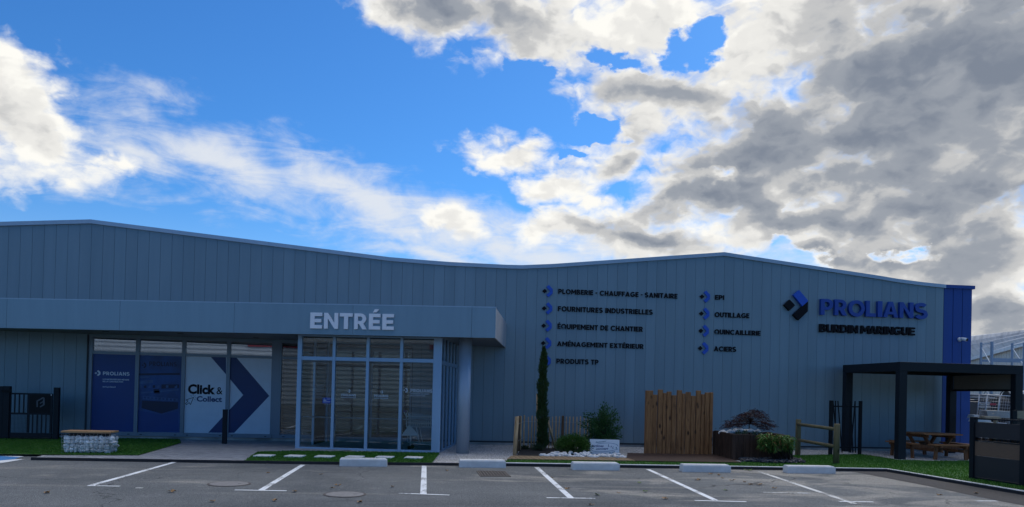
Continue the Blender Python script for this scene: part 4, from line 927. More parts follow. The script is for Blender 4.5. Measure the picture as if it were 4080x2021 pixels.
# ------------------------------------------------------------------ parking furniture
ws_px = [((1351.6, 1541.5), 1859), ((1831.7, 2014), 1864), ((2285.4, 2467), 1874), ((2725.8, 2908), 1882), ((3145, 3324.6), 1887)]
stop0 = None
wl = ['in front of the porch slabs, leftmost of five', 'in front of the gravel, near the iron drain grate', 'in front of the handwritten board', 'in front of the timber board fence', 'in front of the post-and-rail fence, rightmost of five']
for i, ((ua, ub), v) in enumerate(ws_px):
    a, c = G(ua, v), G(ub, v); ctr = (a + c) / 2; L = (c - a).length / 2
    if stop0 is None:
        L0_ = L; b = mb_at((ctr.x, ctr.y, 0)); h, dp = .17, .25
        prof = lambda s: [(s * L, 0), (s * L, h - .035), (s * (L - .05), h)]
        vs, n = [], 0
        for y, k in ((0, 0), (.0, 1), (.025, 2), (dp - .025, 2), (dp, 1), (dp, 0)):
            x = L if k < 2 else L - .05; z = (0, h - .03, h)[k]; vs += [(ctr.x - (L if k < 2 else L - .015), ctr.y + y, z), (ctr.x + x, ctr.y + y, z)]
        fs = [(2 * j, 2 * j + 1, 2 * j + 3, 2 * j + 2) for j in range(5)] + [tuple(2 * j for j in range(6)), tuple(2 * j + 1 for j in reversed(range(6)))]
        b.add(vs, fs); stop0 = b.build('wheel_stop', M_CONC, None, .007); o = stop0
    else:
        o = stop0.copy(); COL.objects.link(o); o.location = (ctr.x, ctr.y, 0); o.scale.x = L / L0_
        o.rotation_euler.z = (0, .01, -.006, .004)[i - 1]
    tag(o, 'pale concrete wheel stop ' + wl[i], 'wheel stop', 'concrete wheel stops along the kerb')
for k, (u, v, r, lab) in enumerate(((913, 1929, .335, 'round concrete manhole cover between the two left parking lines'), (1374, 1971, .315, 'round manhole cover with a green tuft, nearer the viewer than the other'))):
    c = G(u, v); b = MB(); t = thing('manhole_cover', lab, 'manhole cover', (c.x, c.y, 0))
    b.tube([(c.x, c.y, -.03), (c.x, c.y, .010)], r - .02, 36); b.tube([(c.x + r * .5, c.y + .02, .010), (c.x + r * .5, c.y + .02, .014)], .03, 10); b.build('lid', M_MANH, t)
    b = MB(); n = 40
    for j in range(n):
        a0, a1 = 6.2832 * j / n, 6.2832 * (j + 1) / n
        b.add([(c.x + math.cos(a) * q, c.y + math.sin(a) * q, .007) for q, a in ((r - .018, a0), (r + .02, a0), (r + .02, a1), (r - .018, a1))], [(0, 1, 2, 3)])
    b.build('rim', M_IRON, t)
a, c = G(1913, 1899), G(2029, 1897); t = thing('drain_grate', 'rusty cast-iron drain grate set in the asphalt beside a wheel stop', 'drain grate', ((a + c) / 2).to_tuple()); wd = (c - a).length
b = MB(); b.box(a.x, a.x + wd, a.y, a.y + .03, -.02, .012); b.box(a.x, a.x + wd, a.y + .95, a.y + .98, -.02, .012); b.box(a.x, a.x + .03, a.y + .03, a.y + .95, -.02, .012); b.box(a.x + wd - .03, a.x + wd, a.y + .03, a.y + .95, -.02, .012); b.build('frame', M_IRON, t)
b = MB(); b.box(a.x + .03, a.x + wd - .03, a.y + .03, a.y + .95, -.05, .0045); b.build('sump', M_BLACK, t)
b = MB(); nx = 9
for j in range(nx):
    x = a.x + .03 + (wd - .06) * (j + .5) / nx; b.box(x - .014, x + .014, a.y + .031, a.y + .949, .0, .011)
for j in range(8):
    y = a.y + .03 + .92 * (j + .5) / 8; b.box(a.x + .031, a.x + wd - .031, y - .018, y + .018, .0, .0105)
b.build('bars', M_IRON, t)

# fallen leaves
lf_px = [(1174, 1962, 0), (1094, 1997, 0), (1433, 2004, 0), (1564, 1942, 0), (1326, 1946, 0), (1346, 1937, 0), (847, 2001, 0), (685, 1962, 0), (186, 1967, 0), (1279, 1892, 0), (1069, 1886, 0), (1782, 1877, 0),
         (2832, 1891, 0), (2864, 1895, 0), (2879, 1907, 0), (2917, 1917, 0), (2966, 1922, 0), (2990, 1932, 0), (3026, 1934, 0), (2357, 2014, 0), (3743, 1975, 0), (3889, 1968, 0), (2780, 1915, 0), (3085, 1948, 0), (2465, 1967, 0), (2200, 1905, 0), (2260, 1950, 0), (2650, 1990, 0),
         (2547, 1925, 1), (2571, 1961, 1), (2380, 1975, 1), (2891, 1956, 1), (2978, 1875, 1), (2990, 1877, 1), (2968, 1873, 1)]
def leaf_mesh(loc, m, sz, seed):
    rnd = random.Random(seed); b = mb_at(loc); pts = []
    out = [(0, -1), (.35, -.6), (.75, -.3), (.5, .1), (.7, .5), (.25, .6), (0, 1), (-.25, .6), (-.7, .5), (-.5, .1), (-.75, -.3), (-.35, -.6)]
    vs = [(loc[0], loc[1], .012)]
    for x, y in out: vs.append((loc[0] + x * sz * .8, loc[1] + y * sz, .008 + rnd.uniform(0, .9) * sz * (abs(x) + abs(y)) * .55))
    b.add(vs, [(0, i, i % 12 + 1) for i in range(1, 13)]); return b.build('fallen_leaf', m, fix=False)
l0 = {}
for i, (u, v, k) in enumerate(lf_px):
    p = G(u, v); key = (k, i % 3)
    if key not in l0: l0[key] = o = leaf_mesh((p.x, p.y, .004), (M_LEAF, M_LEAFG)[k], .07, i)
    else: o = copy_tree(l0[key], (p.x, p.y, .004), random.uniform(0, 6.28), random.uniform(.6, 1.15))
    tag(o, 'green leaf fallen on the parking asphalt' if k else 'dry brown leaf fallen on the parking asphalt', 'leaf', 'green leaves on the asphalt' if k else 'dry leaves on the asphalt')

# ------------------------------------------------------------------ left side: gate, bench, bollard
def cg(x, y): return x / 4.908, 1520 + y / 4.908
gb = G(215, 1754, GZ); GY = gb.y
def qg(x, y): return W(*cg(x, y), GY)
t = thing('metal_gate', 'black metal garden gate with emblem panel standing by the shop wall', 'gate', (qg(600, 1150).x, GY, GZ))
X_ = lambda x: qg(x, 650).x
Z_ = lambda y, x=600: qg(x, y).z
b = MB(); b.box(X_(1040), X_(1143), GY - .02, GY + .09, GZ, Z_(120, 1090)); b.build('post', M_ANTH, t, .004)
b = MB(); b.box(X_(-60), X_(55), GY - .02, GY + .09, GZ, Z_(95, 60)); b.build('post', M_ANTH, t, .004)
b = MB(); b.box(X_(57), X_(178), GY - .02, GY + .11, GZ + .05, Z_(92, 120)); b.build('post', M_ANTH, t, .004)
b = MB(); b.bar(qg(40, 185) + Vector((0, -.05, 0)), qg(248, 183) + Vector((0, -.05, 0)), .03, .05); b.build('hinge_arm', M_BLACK, t)
zt_, zm, zb_ = Z_(245), Z_(630), Z_(1055)
b = MB()
for x0, x1, za, zb2 in ((178, 1012, Z_(262), Z_(230)), (178, 1012, Z_(650), Z_(615)), (178, 1012, Z_(1100), Z_(1010)), (180, 198, Z_(1005), Z_(262)), (522, 565, Z_(1005), Z_(262)), (968, 1012, Z_(1005), Z_(262))):
    b.box(X_(x0), X_(x1), GY + .01 + .001 * (x0 % 7), GY + .05, za, zb2)
b.build('leaf_frame', M_ANTH, t)
for x in (272, 360, 448): b = MB(); b.box(X_(x - 12), X_(x + 12), GY + .02, GY + .04, zm, Z_(262)); b.build('bar', M_ANTH, t)
for x in (630, 720, 806, 892): b = MB(); b.box(X_(x - 11), X_(x + 11), GY + .02, GY + .04, Z_(1010), zm); b.build('bar', M_ANTH, t)
b = MB(); b.box(X_(565), X_(968), GY + .006, GY + .012, Z_(615), Z_(262)); b.build('panel', M_BLACK, t)
b = MB(); x = X_(198)
while x < X_(522): b.box(x, x + .004, GY + .028, GY + .032, Z_(1005), zm); x += .035
z = Z_(1005)
while z < zm: b.box(X_(198), X_(522), GY + .033, GY + .036, z, z + .004); z += .035
b.build('mesh_infill', M_ANTH, t)
em = mat('emblem_grey', (.075, .085, .10), .5); b = MB()
for pts in ([(712, 378), (835, 308), (872, 322), (872, 345), (835, 338), (740, 392), (738, 500), (712, 500)], [(872, 346), (872, 462), (785, 512), (775, 490), (838, 452), (838, 350)], [(780, 420), (836, 388), (836, 410), (780, 442)]):
    b.prism([Vector((qg(*p).x, GY + .003, qg(*p).z)) for p in pts], (0, .002, 0))
b.build('emblem', em, t)
b = MB(); b.box(X_(-200), X_(1165), GY - .10, GY - .02, GZ - .02, GZ + .055); b.build('base_beam', M_BLACK, t)
b = MB(); b.box(X_(-40), X_(1110), GY + .09, GY + .16, GZ - .01, GZ + .055); b.build('threshold', M_CONC, t)
b = MB(); b.box(X_(985), X_(1000), GY - .01, GY + .01, Z_(272), Z_(240)); b.build('latch', M_WIRE, t)

a, c = G(245, 1802.5, .06), G(437, 1804.5, .06); bw = (c - a).length; bd = .46; bz = GZ + .022
t = thing('gabion_bench', 'low bench of white stones in a wire cage with wooden seat on turf', 'bench', ((a.x + c.x) / 2, a.y + bd / 2, GZ))
H_ = .455; b = MB(); rnd = random.Random(3)
z = bz + .05; row = 0
while z < bz + H_ - .055:
    rh = rnd.uniform(.048, .062)
    for (edge0, edge1, face) in ((a.x, a.x + bw, 'f'), (a.y, a.y + bd, 'r'), (a.y, a.y + bd, 'l'), (a.x, a.x + bw, 'b')):
        s = edge0 + rnd.uniform(.01, .05)
        while s < edge1 - .01:
            w_ = rnd.uniform(.042, .085); sd_ = rnd.uniform(0, 90); zz = z + rnd.uniform(-.012, .012)
            if face == 'f': b.stone((s + w_, a.y + .062, zz), w_ * 1.10, .06, rh * 1.12, sd_, 0, 2, .55, True)
            elif face == 'b': b.stone((s + w_, a.y + bd - .062, zz), w_, .06, rh * 1.15, sd_, 0, 1, .7, True)
            elif face == 'r': b.stone((a.x + bw - .062, s + w_, zz), .06, w_ * 1.10, rh * 1.12, sd_, 0, 2, .55, True)
            else: b.stone((a.x + .062, s + w_, zz), .06, w_, rh * 1.15, sd_, 0, 1, .7, True)
            s += w_ * 1.95
    z += rh * 1.75; row += 1
b.build('stone_fill', M_GSTONE, t)
b = MB(); b.box(a.x + .10, a.x + bw - .10, a.y + .10, a.y + bd - .10, GZ, bz + H_ - .02); b.build('shade_core', mat('gabion_shade_core', (.03, .03, .03), .9), t)  # near-black filler box, shade between the stones put into its colour
b = MB(); r = .0028
x0, x1, y0, y1 = a.x - .004, a.x + bw + .004, a.y - .004, a.y + bd + .004
for k in range(13):
    x = x0 + (x1 - x0) * k / 12
    for y in (y0, y1): b.tube([(x, y, GZ), (x, y, bz + H_)], r, 4)
for k in range(1, 6):
    y = y0 + (y1 - y0) * k / 6
    for x in (x0, x1): b.tube([(x, y, GZ), (x, y, bz + H_)], r, 4)
for k in range(7):
    z = bz + (H_) * k / 6
    b.tube([(x0, y0, z), (x1, y0, z), (x1, y1, z), (x0, y1, z), (x0, y0, z)], r, 4)
b.build('wire_cage', M_WIRE, t)
for k in range(4):
    b = MB(); yy = a.y - .02 + k * (bd + .04) / 4; b.box(a.x - .025, a.x + bw + .025, yy + .002, yy + (bd + .04) / 4 - .004, bz + H_ + .003, bz + H_ + .043); b.build('seat_plank', M_SEAT, t, .005)

p = G(894, 1770, GZ); b = mb_at((p.x, p.y, GZ)); hb = W(894, 1631.6, p.y).z
b.box(p.x - .058, p.x + .058, p.y - .058, p.y + .058, GZ, hb - .01); b.box(p.x - .064, p.x + .064, p.y - .064, p.y + .064, hb - .01, hb)
tag(b.build('bollard', M_ANTH, None, .004), 'slim square black bollard on the block paving before the white poster', 'bollard')

# ------------------------------------------------------------------ garden display
def ca(x, y): return 1980 + x / 3.645, 1550 + y / 3.645
def cb(x, y): return 2500 + x / 3.19, 1500 + y / 3.19
# decks
def deck(name, poly, n, m, label, d, z):
    t = thing(name, label, 'decking', (sum((p for p in poly), Vector()) / len(poly)).to_tuple()[:2] + (GZ,)); return t
dl = [G(*ca(145, 1026), .06), G(*ca(2010, 1052), .06), G(*ca(1870, 1008), .06), G(*ca(215, 978), .06)]
def clip_poly(poly, n, d, keep):
    out = []
    for i in range(len(poly)):
        p, q = poly[i], poly[(i + 1) % len(poly)]; a_, b_ = (p.dot(n) - d) * keep, (q.dot(n) - d) * keep
        if a_ >= 0: out.append(p)
        if a_ * b_ < 0: out.append(p + (q - p) * (a_ / (a_ - b_)))
    return out
def board_deck(name, label, poly, direc, w, z0, z1, m, part='board'):
    c = sum(poly, Vector()) / len(poly); t = thing(name, label, 'decking', (c.x, c.y, GZ)); n = Vector((-direc.y, direc.x, 0)).normalized()
    poly = [Vector((p.x, p.y, 0)) for p in poly]; ds = [p.dot(n) for p in poly]; d = min(ds); k = 0
    while d < max(ds) and k < 100:
        q = clip_poly(clip_poly(poly, n, d + .008, 1), n, d + w - .008, -1)
        if len(q) >= 3:
            b = MB(); b.prism([Vector((p.x, p.y, z1)) for p in q], (0, 0, z0 - z1)); b.build(part, m, t)
        d += w; k += 1
    return t
d0 = G(*ca(390, 1028), .06) - G(*ca(300, 977), .06); d0.z = 0
board_deck('wooden_deck', 'light strip of diagonal ribbed pine decking in front of the white stones', dl, d0, .135, GZ - .01, GZ + .05, M_PINEX)
dd = [G(*ca(2020, 1052), .06), G(*cb(1440, 1098), .06), G(*cb(1330, 1062), .06), G(*cb(1080, 998), .06), G(*cb(215, 984), .06), G(*cb(0, 978), .06), G(*ca(1885, 1006), .06)]
board_deck('wooden_deck', 'dark brown timber deck in front of the tall board fence', dd, Vector((1, .05, 0)), .14, GZ - .01, GZ + .045, M_DECK)
# tall board fence
fb = G(*cb(650, 990), .06); FY = fb.y
bl_ = [(228, 318, 180), (318, 380, 232), (383, 447, 168), (449, 495, 212), (497, 557, 193), (561, 622, 240), (625, 690, 175), (692, 735, 218), (738, 803, 200), (806, 866, 247), (869, 932, 180), (935, 980, 227), (982, 1042, 205), (1043, 1084, 203)]
t = thing('board_fence', 'tall fence of brown upright timbers with stepped uneven tops', 'fence', (fb.x, FY, GZ))
for i, (xa, xb, yt) in enumerate(bl_):
    p, q = W(*cb(xa, 600), FY), W(*cb(xb, 600), FY); zt2 = W(*cb((xa + xb) / 2, yt), FY).z
    b = MB(); dpt = .14 if i in (0, 13) else .075; yo = (-.03 if i in (0, 13) else .0) + (.012 if i % 2 else 0)
    b.box(p.x + .006, q.x - .006, FY + yo, FY + yo + dpt, GZ, zt2); b.build('board', M_PINE, t, .008)
# picket fence
t = thing('picket_fence', 'low chestnut picket fence of round split stakes tied with wire', 'fence', G(*ca(340, 900), GZ))
PFY = 22.25
def stake(name, foot, top, r, m, par, wob=1):
    foot, top = Vector(foot), Vector(top); mid = (foot + top) / 2 + Vector((random.uniform(-1, 1), random.uniform(-1, 1), 0)) * .012 * wob
    b = MB(); b.tube([foot, mid, top - (top - foot) * .02, top], [r * 1.05, r, r * .92, r * .6], 7); return b.build(name, m, par)
for i, (x, w_, yt) in enumerate([(400, 22, 382), (458, 18, 405), (512, 22, 388), (555, 18, 395), (612, 18, 400), (660, 16, 400), (705, 18, 400), (760, 15, 405), (808, 15, 402), (860, 20, 400), (910, 16, 402), (1010, 16, 402), (1060, 18, 402), (1110, 17, 404), (1163, 18, 405), (1215, 22, 398), (1268, 15, 405), (1318, 18, 412), (1365, 20, 425)]):
    tp_ = W(*ca(x, yt), PFY); ft = Vector((tp_.x + random.uniform(-.02, .02), PFY, GZ - .02)); stake('stake', ft, tp_, w_ / 3.645 * 22.4 / 3000 / 2, M_CHEST, t)
tp_ = W(*ca(958, 388), PFY - .05); stake('post', (tp_.x, PFY - .05, -.1), tp_, .042, M_CHESTD, t, .3)
for k, (xb_, yb_, xt_, yt_, r, m) in enumerate([(240, 962, 272, 402, .022, M_CHEST), (262, 965, 303, 398, .040, M_CHEST), (292, 940, 312, 392, .022, M_CHESTD), (318, 905, 335, 390, .030, M_CHESTD), (338, 893, 352, 392, .022, M_CHEST)]):
    f_ = G(*ca(xb_, yb_), GZ); tp_ = W(*ca(xt_, yt_), f_.y + .02); stake('stake' if k != 1 else 'post', f_ - Vector((0, 0, .03)), tp_, r, m, t, .3)
for z in (.35, .82):
    pts = [G(*ca(262, 965), GZ), G(*ca(338, 893), GZ), W(*ca(400, 500), PFY), W(*ca(1365, 500), PFY)]; pts = [Vector((p.x, p.y - .03, z)) for p in pts]
    b = MB(); b.tube(pts, .004, 4); b.build('tie_wire', M_WIRE, t)

def leaves(mb, pts, dirs, ln, wd, rnd, droop=.3, mi=0, fold=.0):
    """one small pointed leaf (two triangles) at every point"""
    vs, fs = [], []
    for p, d in zip(pts, dirs):
        d = Vector(d); d.normalize(); s = Vector((rnd.gauss(0, 1), rnd.gauss(0, 1), rnd.gauss(0, 1))).cross(d)
        if s.length < 1e-3: continue
        s.normalize(); l = ln * rnd.uniform(.65, 1.3); w = wd * rnd.uniform(.7, 1.2); k = len(vs); p = Vector(p)
        m_ = p + d * l * .5 + Vector((0, 0, -droop * l * .15)); e = p + d * l + Vector((0, 0, -droop * l))
        vs += [p, m_ + s * w / 2, e, m_ - s * w / 2]; fs.append((k, k + 1, k + 2, k + 3))
    return mb.add(vs, fs, mi)
# cypress
rnd = random.Random(11)
cb0 = G(2166, 1796, GZ); CYY = cb0.y
t = thing('cypress_tree', 'tall thin dark green column cypress staked in the garden bed', 'tree', (cb0.x, CYY, GZ))
axis_px = [(663, 850), (668, 640), (660, 430), (655, 220), (660, 20)]
ax = [(W(*ca(x, y), CYY).x, W(*ca(x, y), CYY).z) for x, y in axis_px] + [(W(*c3(240, 600), CYY).x, W(*c3(240, 600), CYY).z), (W(*c3(246, 540), CYY).x, W(*c3(246, 540), CYY).z), (W(*c3(244, 492), CYY).x, W(*c3(244, 492), CYY).z)]
ax = [(cb0.x, GZ)] + ax
def ax_x(z):
    for (x0, z0), (x1, z1) in zip(ax, ax[1:]):
        if z0 <= z <= z1: return x0 + (x1 - x0) * (z - z0) / (z1 - z0)
    return ax[-1][0]
ZT = ax[-1][1]
def cyp_r(z):
    h = (z - GZ) / (ZT - GZ)
    if h < .08: return .06 + h * 1.6
    return (.152 - .050 * h + .026 * math.sin(h * 23) + .02 * math.sin(h * 41 + 1)) * (1 if h < .80 else max(.07, 1 - ((h - .80) / .20) ** 1.2))
b = MB(); b.tube([(ax_x(z), CYY, z) for z in np.linspace(GZ - .05, ZT - .25, 9)], [.035, .034, .03, .028, .024, .02, .016, .012, .006], 7); b.build('trunk', M_BARK, t)
b = MB(); pts, dirs = [], []
for _ in range(8200):
    z = GZ + .06 + (ZT - GZ - .06) * rnd.random(); th = rnd.uniform(0, 6.283); q = rnd.random() ** .45
    lump = 1 + .38 * mnoise.noise(Vector((math.cos(th) * 1.4, math.sin(th) * 1.4, z * 5.5)))
    r = cyp_r(z) * q * lump
    pts.append((ax_x(z) + math.cos(th) * r, CYY + math.sin(th) * r, z)); dirs.append((math.cos(th) * .55 + rnd.gauss(0, .25), math.sin(th) * .55 + rnd.gauss(0, .25), 1.0))
leaves(b, pts, dirs, .075, .020, rnd, -.05)
for _ in range(26):
    z = rnd.uniform(.3, ZT - .3); th = rnd.uniform(0, 6.283); r = cyp_r(z); o_ = Vector((ax_x(z) + math.cos(th) * r * .9, CYY + math.sin(th) * r * .9, z))
    pts = [o_ + Vector((math.cos(th), math.sin(th), 1.4)) * .045 * rnd.random() + Vector((rnd.gauss(0, .012), rnd.gauss(0, .012), rnd.gauss(0, .02))) for _ in range(26)]
    leaves(b, pts, [(math.cos(th), math.sin(th), 1.3)] * 26, .06, .018, rnd, -.05)
for k in range(5):
    pts = [(ax_x(ZT - .02) + rnd.gauss(0, .012), CYY + rnd.gauss(0, .012), ZT - .18 + .036 * j) for j in range(6)]; leaves(b, pts, [(rnd.gauss(0, .3), rnd.gauss(0, .3), 1)] * 6, .07, .014, rnd, -.1)
b.build('crown', M_CYP, t, fix=False)
# tree stakes
f_ = G(*ca(865, 884), GZ); tp_ = W(*ca(720, 418), CYY + .02)
b = mb_at((f_.x, f_.y, GZ)); b.tube([f_ - Vector((0, 0, .1)), (f_ + tp_) / 2, tp_], [.036, .035, .032], 9); tag(b.build('tree_stake', M_CHEST), 'pale round stake leaning from the right against the cypress', 'stake')
f2 = Vector((cb0.x - .14, CYY + .16, -.05)); tp2 = W(*ca(585, 70), CYY + .14)
b = mb_at((f2.x, f2.y, GZ)); b.tube([f2, tp2], [.03, .028], 9); tag(b.build('tree_stake', M_CHEST), 'upright stake mostly hidden behind the cypress, its tip showing on the left', 'stake')

def shrub_thing(name, label, base, cat='shrub'): return thing(name, label, cat, (base.x, base.y, GZ))
# round box bush
rnd = random.Random(5); bb = G(2281, 1810, GZ); R_ = .405; HH = .50
t = shrub_thing('round_bush', 'low round green bush left of the handwritten board', bb)
b = MB(); b.tube([(bb.x, bb.y, GZ - .03), (bb.x + .01, bb.y, .2), (bb.x, bb.y, .34)], [.018, .014, .008], 6)
for k in range(7):
    a_ = k * .9; b.tube([(bb.x, bb.y, .1), (bb.x + math.cos(a_) * .2, bb.y + math.sin(a_) * .2, .32)], [.01, .005], 5)
b.build('stem', M_BARK, t)
b = MB(); pts, dirs = [], []
cl = [(rnd.uniform(0, 6.283), rnd.random(), rnd.uniform(.7, 1.08)) for _ in range(120)]
for th, q, rr_ in cl:
    ph = math.acos(1 - 1.45 * q); c_ = Vector((math.sin(ph) * math.cos(th) * R_ * rr_, math.sin(ph) * math.sin(th) * R_ * rr_, HH * .46 + math.cos(ph) * HH * .50 * rr_))
    for _ in range(60):
        o_ = Vector((rnd.gauss(0, .055), rnd.gauss(0, .055), rnd.gauss(0, .045))); pts.append(Vector((bb.x, bb.y, GZ)) + c_ + o_); dirs.append(c_ * 2 - Vector((0, 0, HH * .7)) + o_ * 8 + Vector((0, 0, .35)))
pts = [Vector((p.x, p.y, max(p.z, GZ + .02))) for p in pts]
leaves(b, pts, dirs, .046, .026, rnd, .1); b.build('foliage', M_BUX, t, fix=False)
# loose shrub behind the board
rnd = random.Random(8); sb = G(2396, 1796, GZ); SY = sb.y
t = shrub_thing('loose_shrub', 'taller open shrub with dark glossy leaves rising behind the handwritten board', sb)
tips_px = [(1560, 245), (1600, 290), (1700, 330), (1740, 435), (1780, 565), (1765, 690), (1500, 370), (1390, 375), (1295, 395), (1240, 495), (1280, 690), (1330, 610), (1450, 450), (1560, 420), (1640, 470), (1540, 560), (1430, 600), (1650, 600), (1570, 690), (1450, 690), (1690, 680), (1520, 300), (1620, 380), (1380, 480)]
b = MB(); lb = MB()
for k, (x, y) in enumerate(tips_px):
    dy = rnd.uniform(-.28, .28); tp_ = W(*ca(x, y), SY + dy); st = Vector((sb.x + rnd.uniform(-.03, .03), SY, GZ + .02)); md = st.lerp(tp_, .5) + Vector(((sb.x - tp_.x) * .22, 0, .08))
    cv = [st, st.lerp(md, .6) + Vector((0, 0, .05)), md, tp_]; b.tube(cv, [.014, .011, .008, .003], 5)
    pts, dirs = [], []
    for _ in range(210):
        u_ = rnd.uniform(.40, 1.02); p = md.lerp(tp_, (u_ - .4) / .6) + Vector((rnd.gauss(0, .052), rnd.gauss(0, .06), rnd.gauss(0, .05))); pts.append(p); dirs.append((p - md) * 2 + Vector((rnd.gauss(0, .3), rnd.gauss(0, .3), rnd.uniform(-.1, .4))))
    leaves(lb, pts, dirs, .070, .036, rnd, .25)
b.build('stem', M_BARK, t); lb.build('foliage', M_SHR, t, fix=False)
# tufts
for k, (x, y, s, lab) in enumerate(((590, 905, .26, 'dark spiky green tuft at the foot of the cypress'), (405, 885, .16, 'smaller spiky green tuft beside the fence corner stakes'))):
    p0 = G(*ca(x, y), GZ); rnd = random.Random(k + 20); b = mb_at((p0.x, p0.y, GZ)); pts, dirs = [], []
    for _ in range(420):
        th = rnd.uniform(0, 6.283); q = rnd.random() ** .7; pts.append((p0.x + math.cos(th) * q * s * .55, p0.y + math.sin(th) * q * s * .55, GZ + rnd.random() * s * .5)); dirs.append((math.cos(th) * q, math.sin(th) * q, .8))
    leaves(b, pts, dirs, .12 * s / .2, .010, rnd, .25); tag(b.build('spiky_tuft', M_HEA, fix=False), lab, 'plant')
# soil of the bed
bed = [G(*ca(285, 968), .05), G(*ca(1900, 1003), .05), G(*ca(1780, 930), .05), Vector((G(*ca(1500, 930)).x, 22.0, 0)), Vector((G(*ca(400, 900)).x, 22.1, 0))]
struct('bed_soil', sheet(bed, GZ + .018), M_SOIL)
# white border stones
rnd = random.Random(4); st_pts = []
for k in range(44): x = 655 + (1868 - 655) * k / 43 + rnd.uniform(-9, 9); st_pts.append((x, 985 + (x - 655) * .021 + rnd.uniform(-10, 8), rnd.uniform(.045, .085)))
for k in range(30): x = rnd.uniform(800, 1330); st_pts.append((x, 955 + (x - 800) * .03 + rnd.uniform(-22, 8), rnd.uniform(.04, .08)))
for k in range(18): st_pts.append((rnd.uniform(1255, 1350), rnd.uniform(870, 975), rnd.uniform(.05, .09)))
for k in range(14): st_pts.append((rnd.uniform(1350, 1790), rnd.uniform(968, 985), rnd.uniform(.04, .065)))
protos = {}
for k, (x, y, r) in enumerate(st_pts):
    p = G(*ca(x, y), GZ + .02); key = k % 7
    if key not in protos:
        b = mb_at((p.x, p.y, GZ + .02)); b.stone((p.x, p.y, GZ + .02 + .028), .07, .055, .045, key + 1, 0, 2); protos[key] = o = b.build('white_stone', M_STONE)
    else: o = copy_tree(protos[key], (p.x, p.y, GZ + .02 + rnd.uniform(0, .03)), rnd.uniform(0, 6.28), r / .07)
    tag(o, 'rounded white stone edging the planted bed behind the light deck', 'stone', 'white stones edging the bed')
# handwritten board
bz0 = G(2408, 1814, GZ); BYY = bz0.y + .02
def qs(x, y): return W(2320 + x / 10.635, 1730 + y / 10.635, BYY)
t = thing('handwritten_board', 'white board with handwritten blue and green notice standing among white stones', 'sign', (bz0.x, BYY, GZ))
pa, pb, pc, pd = qs(315, 880), qs(1570, 900), qs(1580, 240), qs(322, 212)
b = MB(); b.prism([pa - Vector((0, 0, .06)), pb - Vector((0, 0, .06)), pc, pd], (0, .012, 0)); b.build('panel', mat('board_white', (.90, .90, .90), .6, 0, .02), t)
b = MB(); b.prism([p + Vector((dx, .013, dz)) for p, dx, dz in ((pa, -.012, 0), (pb, .012, 0), (pc, .012, .012), (pd, -.012, .012))], (0, .012, 0)); b.build('frame', M_BLACK, t)
M_INKB = mat('ink_navy', (.012, .025, .15), .5); M_INKT = mat('ink_teal', (.010, .14, .19), .5)
def ink(s, a, c, top, m, bold=.0, shear=.25):
    p0, p1, pt = qs(*a), qs(*c), qs(a[0], top); b = MB(); r = (p1 - p0); w_ = r.length; r.normalize(); put_text(b, s, p0 + Vector((0, -.001, 0)), r, ZU, w_, pt.z - p0.z, .001, bold, shear); b.build('handwriting', m, t)
ink('Réalisateur', (565, 388), (1030, 322), 318, M_INKT); ink('de vert', (1120, 830), (1390, 770), 760, M_INKT, .01)
ink('Jérômes', (370, 548), (905, 552), 450, M_INKB, .02); ink('concept', (580, 668), (1105, 650), 585, M_INKB, .02); ink('L', (1085, 528), (1150, 528), 430, M_INKB, .02); ink('&', (1195, 558), (1250, 560), 490, M_INKB, .01); ink('C', (1270, 620), (1335, 620), 535, M_INKB, .02)
ink('Architecture paysagère', (385, 806), (1065, 820), 778, M_INKB, 0)
ell = []
M_INKL = mat('ink_blue', (.02, .10, .26), .5)
def arc(pts): ribbon(t, [qs(*p) for p in pts], .008, M_INKL, 'ink_line', False, 1, BYY)
arc([(650, 425), (740, 402), (860, 385), (1000, 378), (1150, 380), (1280, 392), (1400, 418), (1480, 455), (1520, 515)])
arc([(405, 590), (388, 640), (410, 690), (470, 722), (570, 742), (720, 750), (880, 748), (1040, 736), (1200, 712), (1330, 685), (1420, 655)])
b = MB(); b.prism([Vector((qs(*p).x, BYY - .002, qs(*p).z)) for p in ((1440, 535), (1465, 585), (1440, 620), (1418, 590))], (0, .0015, 0)); b.prism([Vector((qs(*p).x, BYY - .002, qs(*p).z)) for p in ((1430, 630), (1520, 622), (1500, 645), (1450, 655))], (0, .0015, 0)); b.build('leaf_drawing', M_INKT, t)

# sleeper planter
A_, B_, C_ = G(2841, 1816, GZ), G(2917, 1834, GZ), G(3148, 1834, GZ); D_ = C_ + Vector((.05, 1.35, 0)); E_ = A_ + Vector((.15, .45, 0))
PH = W(*cb(1400, 738), B_.y).z
t = thing('timber_planter', 'raised planter of dark weathered upright sleepers with white stones on top', 'planter', ((A_ + C_) / 2).to_tuple()[:2] + (GZ,))
rnd = random.Random(2)
def sleepers(p, q, n, h0, h1):
    for i in range(n):
        a_, c_ = p.lerp(q, i / n), p.lerp(q, (i + 1) / n); d = (c_ - a_); L = d.length; d.normalize(); nn = Vector((-d.y, d.x, 0)); h = h0 + (h1 - h0) * (i + .5) / n + rnd.uniform(-.012, .012)
        b = MB(); o_ = (a_ + c_) / 2 + nn * (.06 + rnd.uniform(-.006, .012)); b.obox((o_.x, o_.y, (GZ + h) / 2 - .02), d * (L / 2 - .003), nn * .055, ZU * ((h - GZ) / 2 + .02)); b.build('sleeper', M_SLEEP, t, .01)
sleepers(A_, B_, 6, PH + .02, PH); sleepers(B_, C_, 10, PH, PH - .02); sleepers(C_, D_, 7, PH - .02, PH); sleepers(D_, E_, 9, PH, PH)
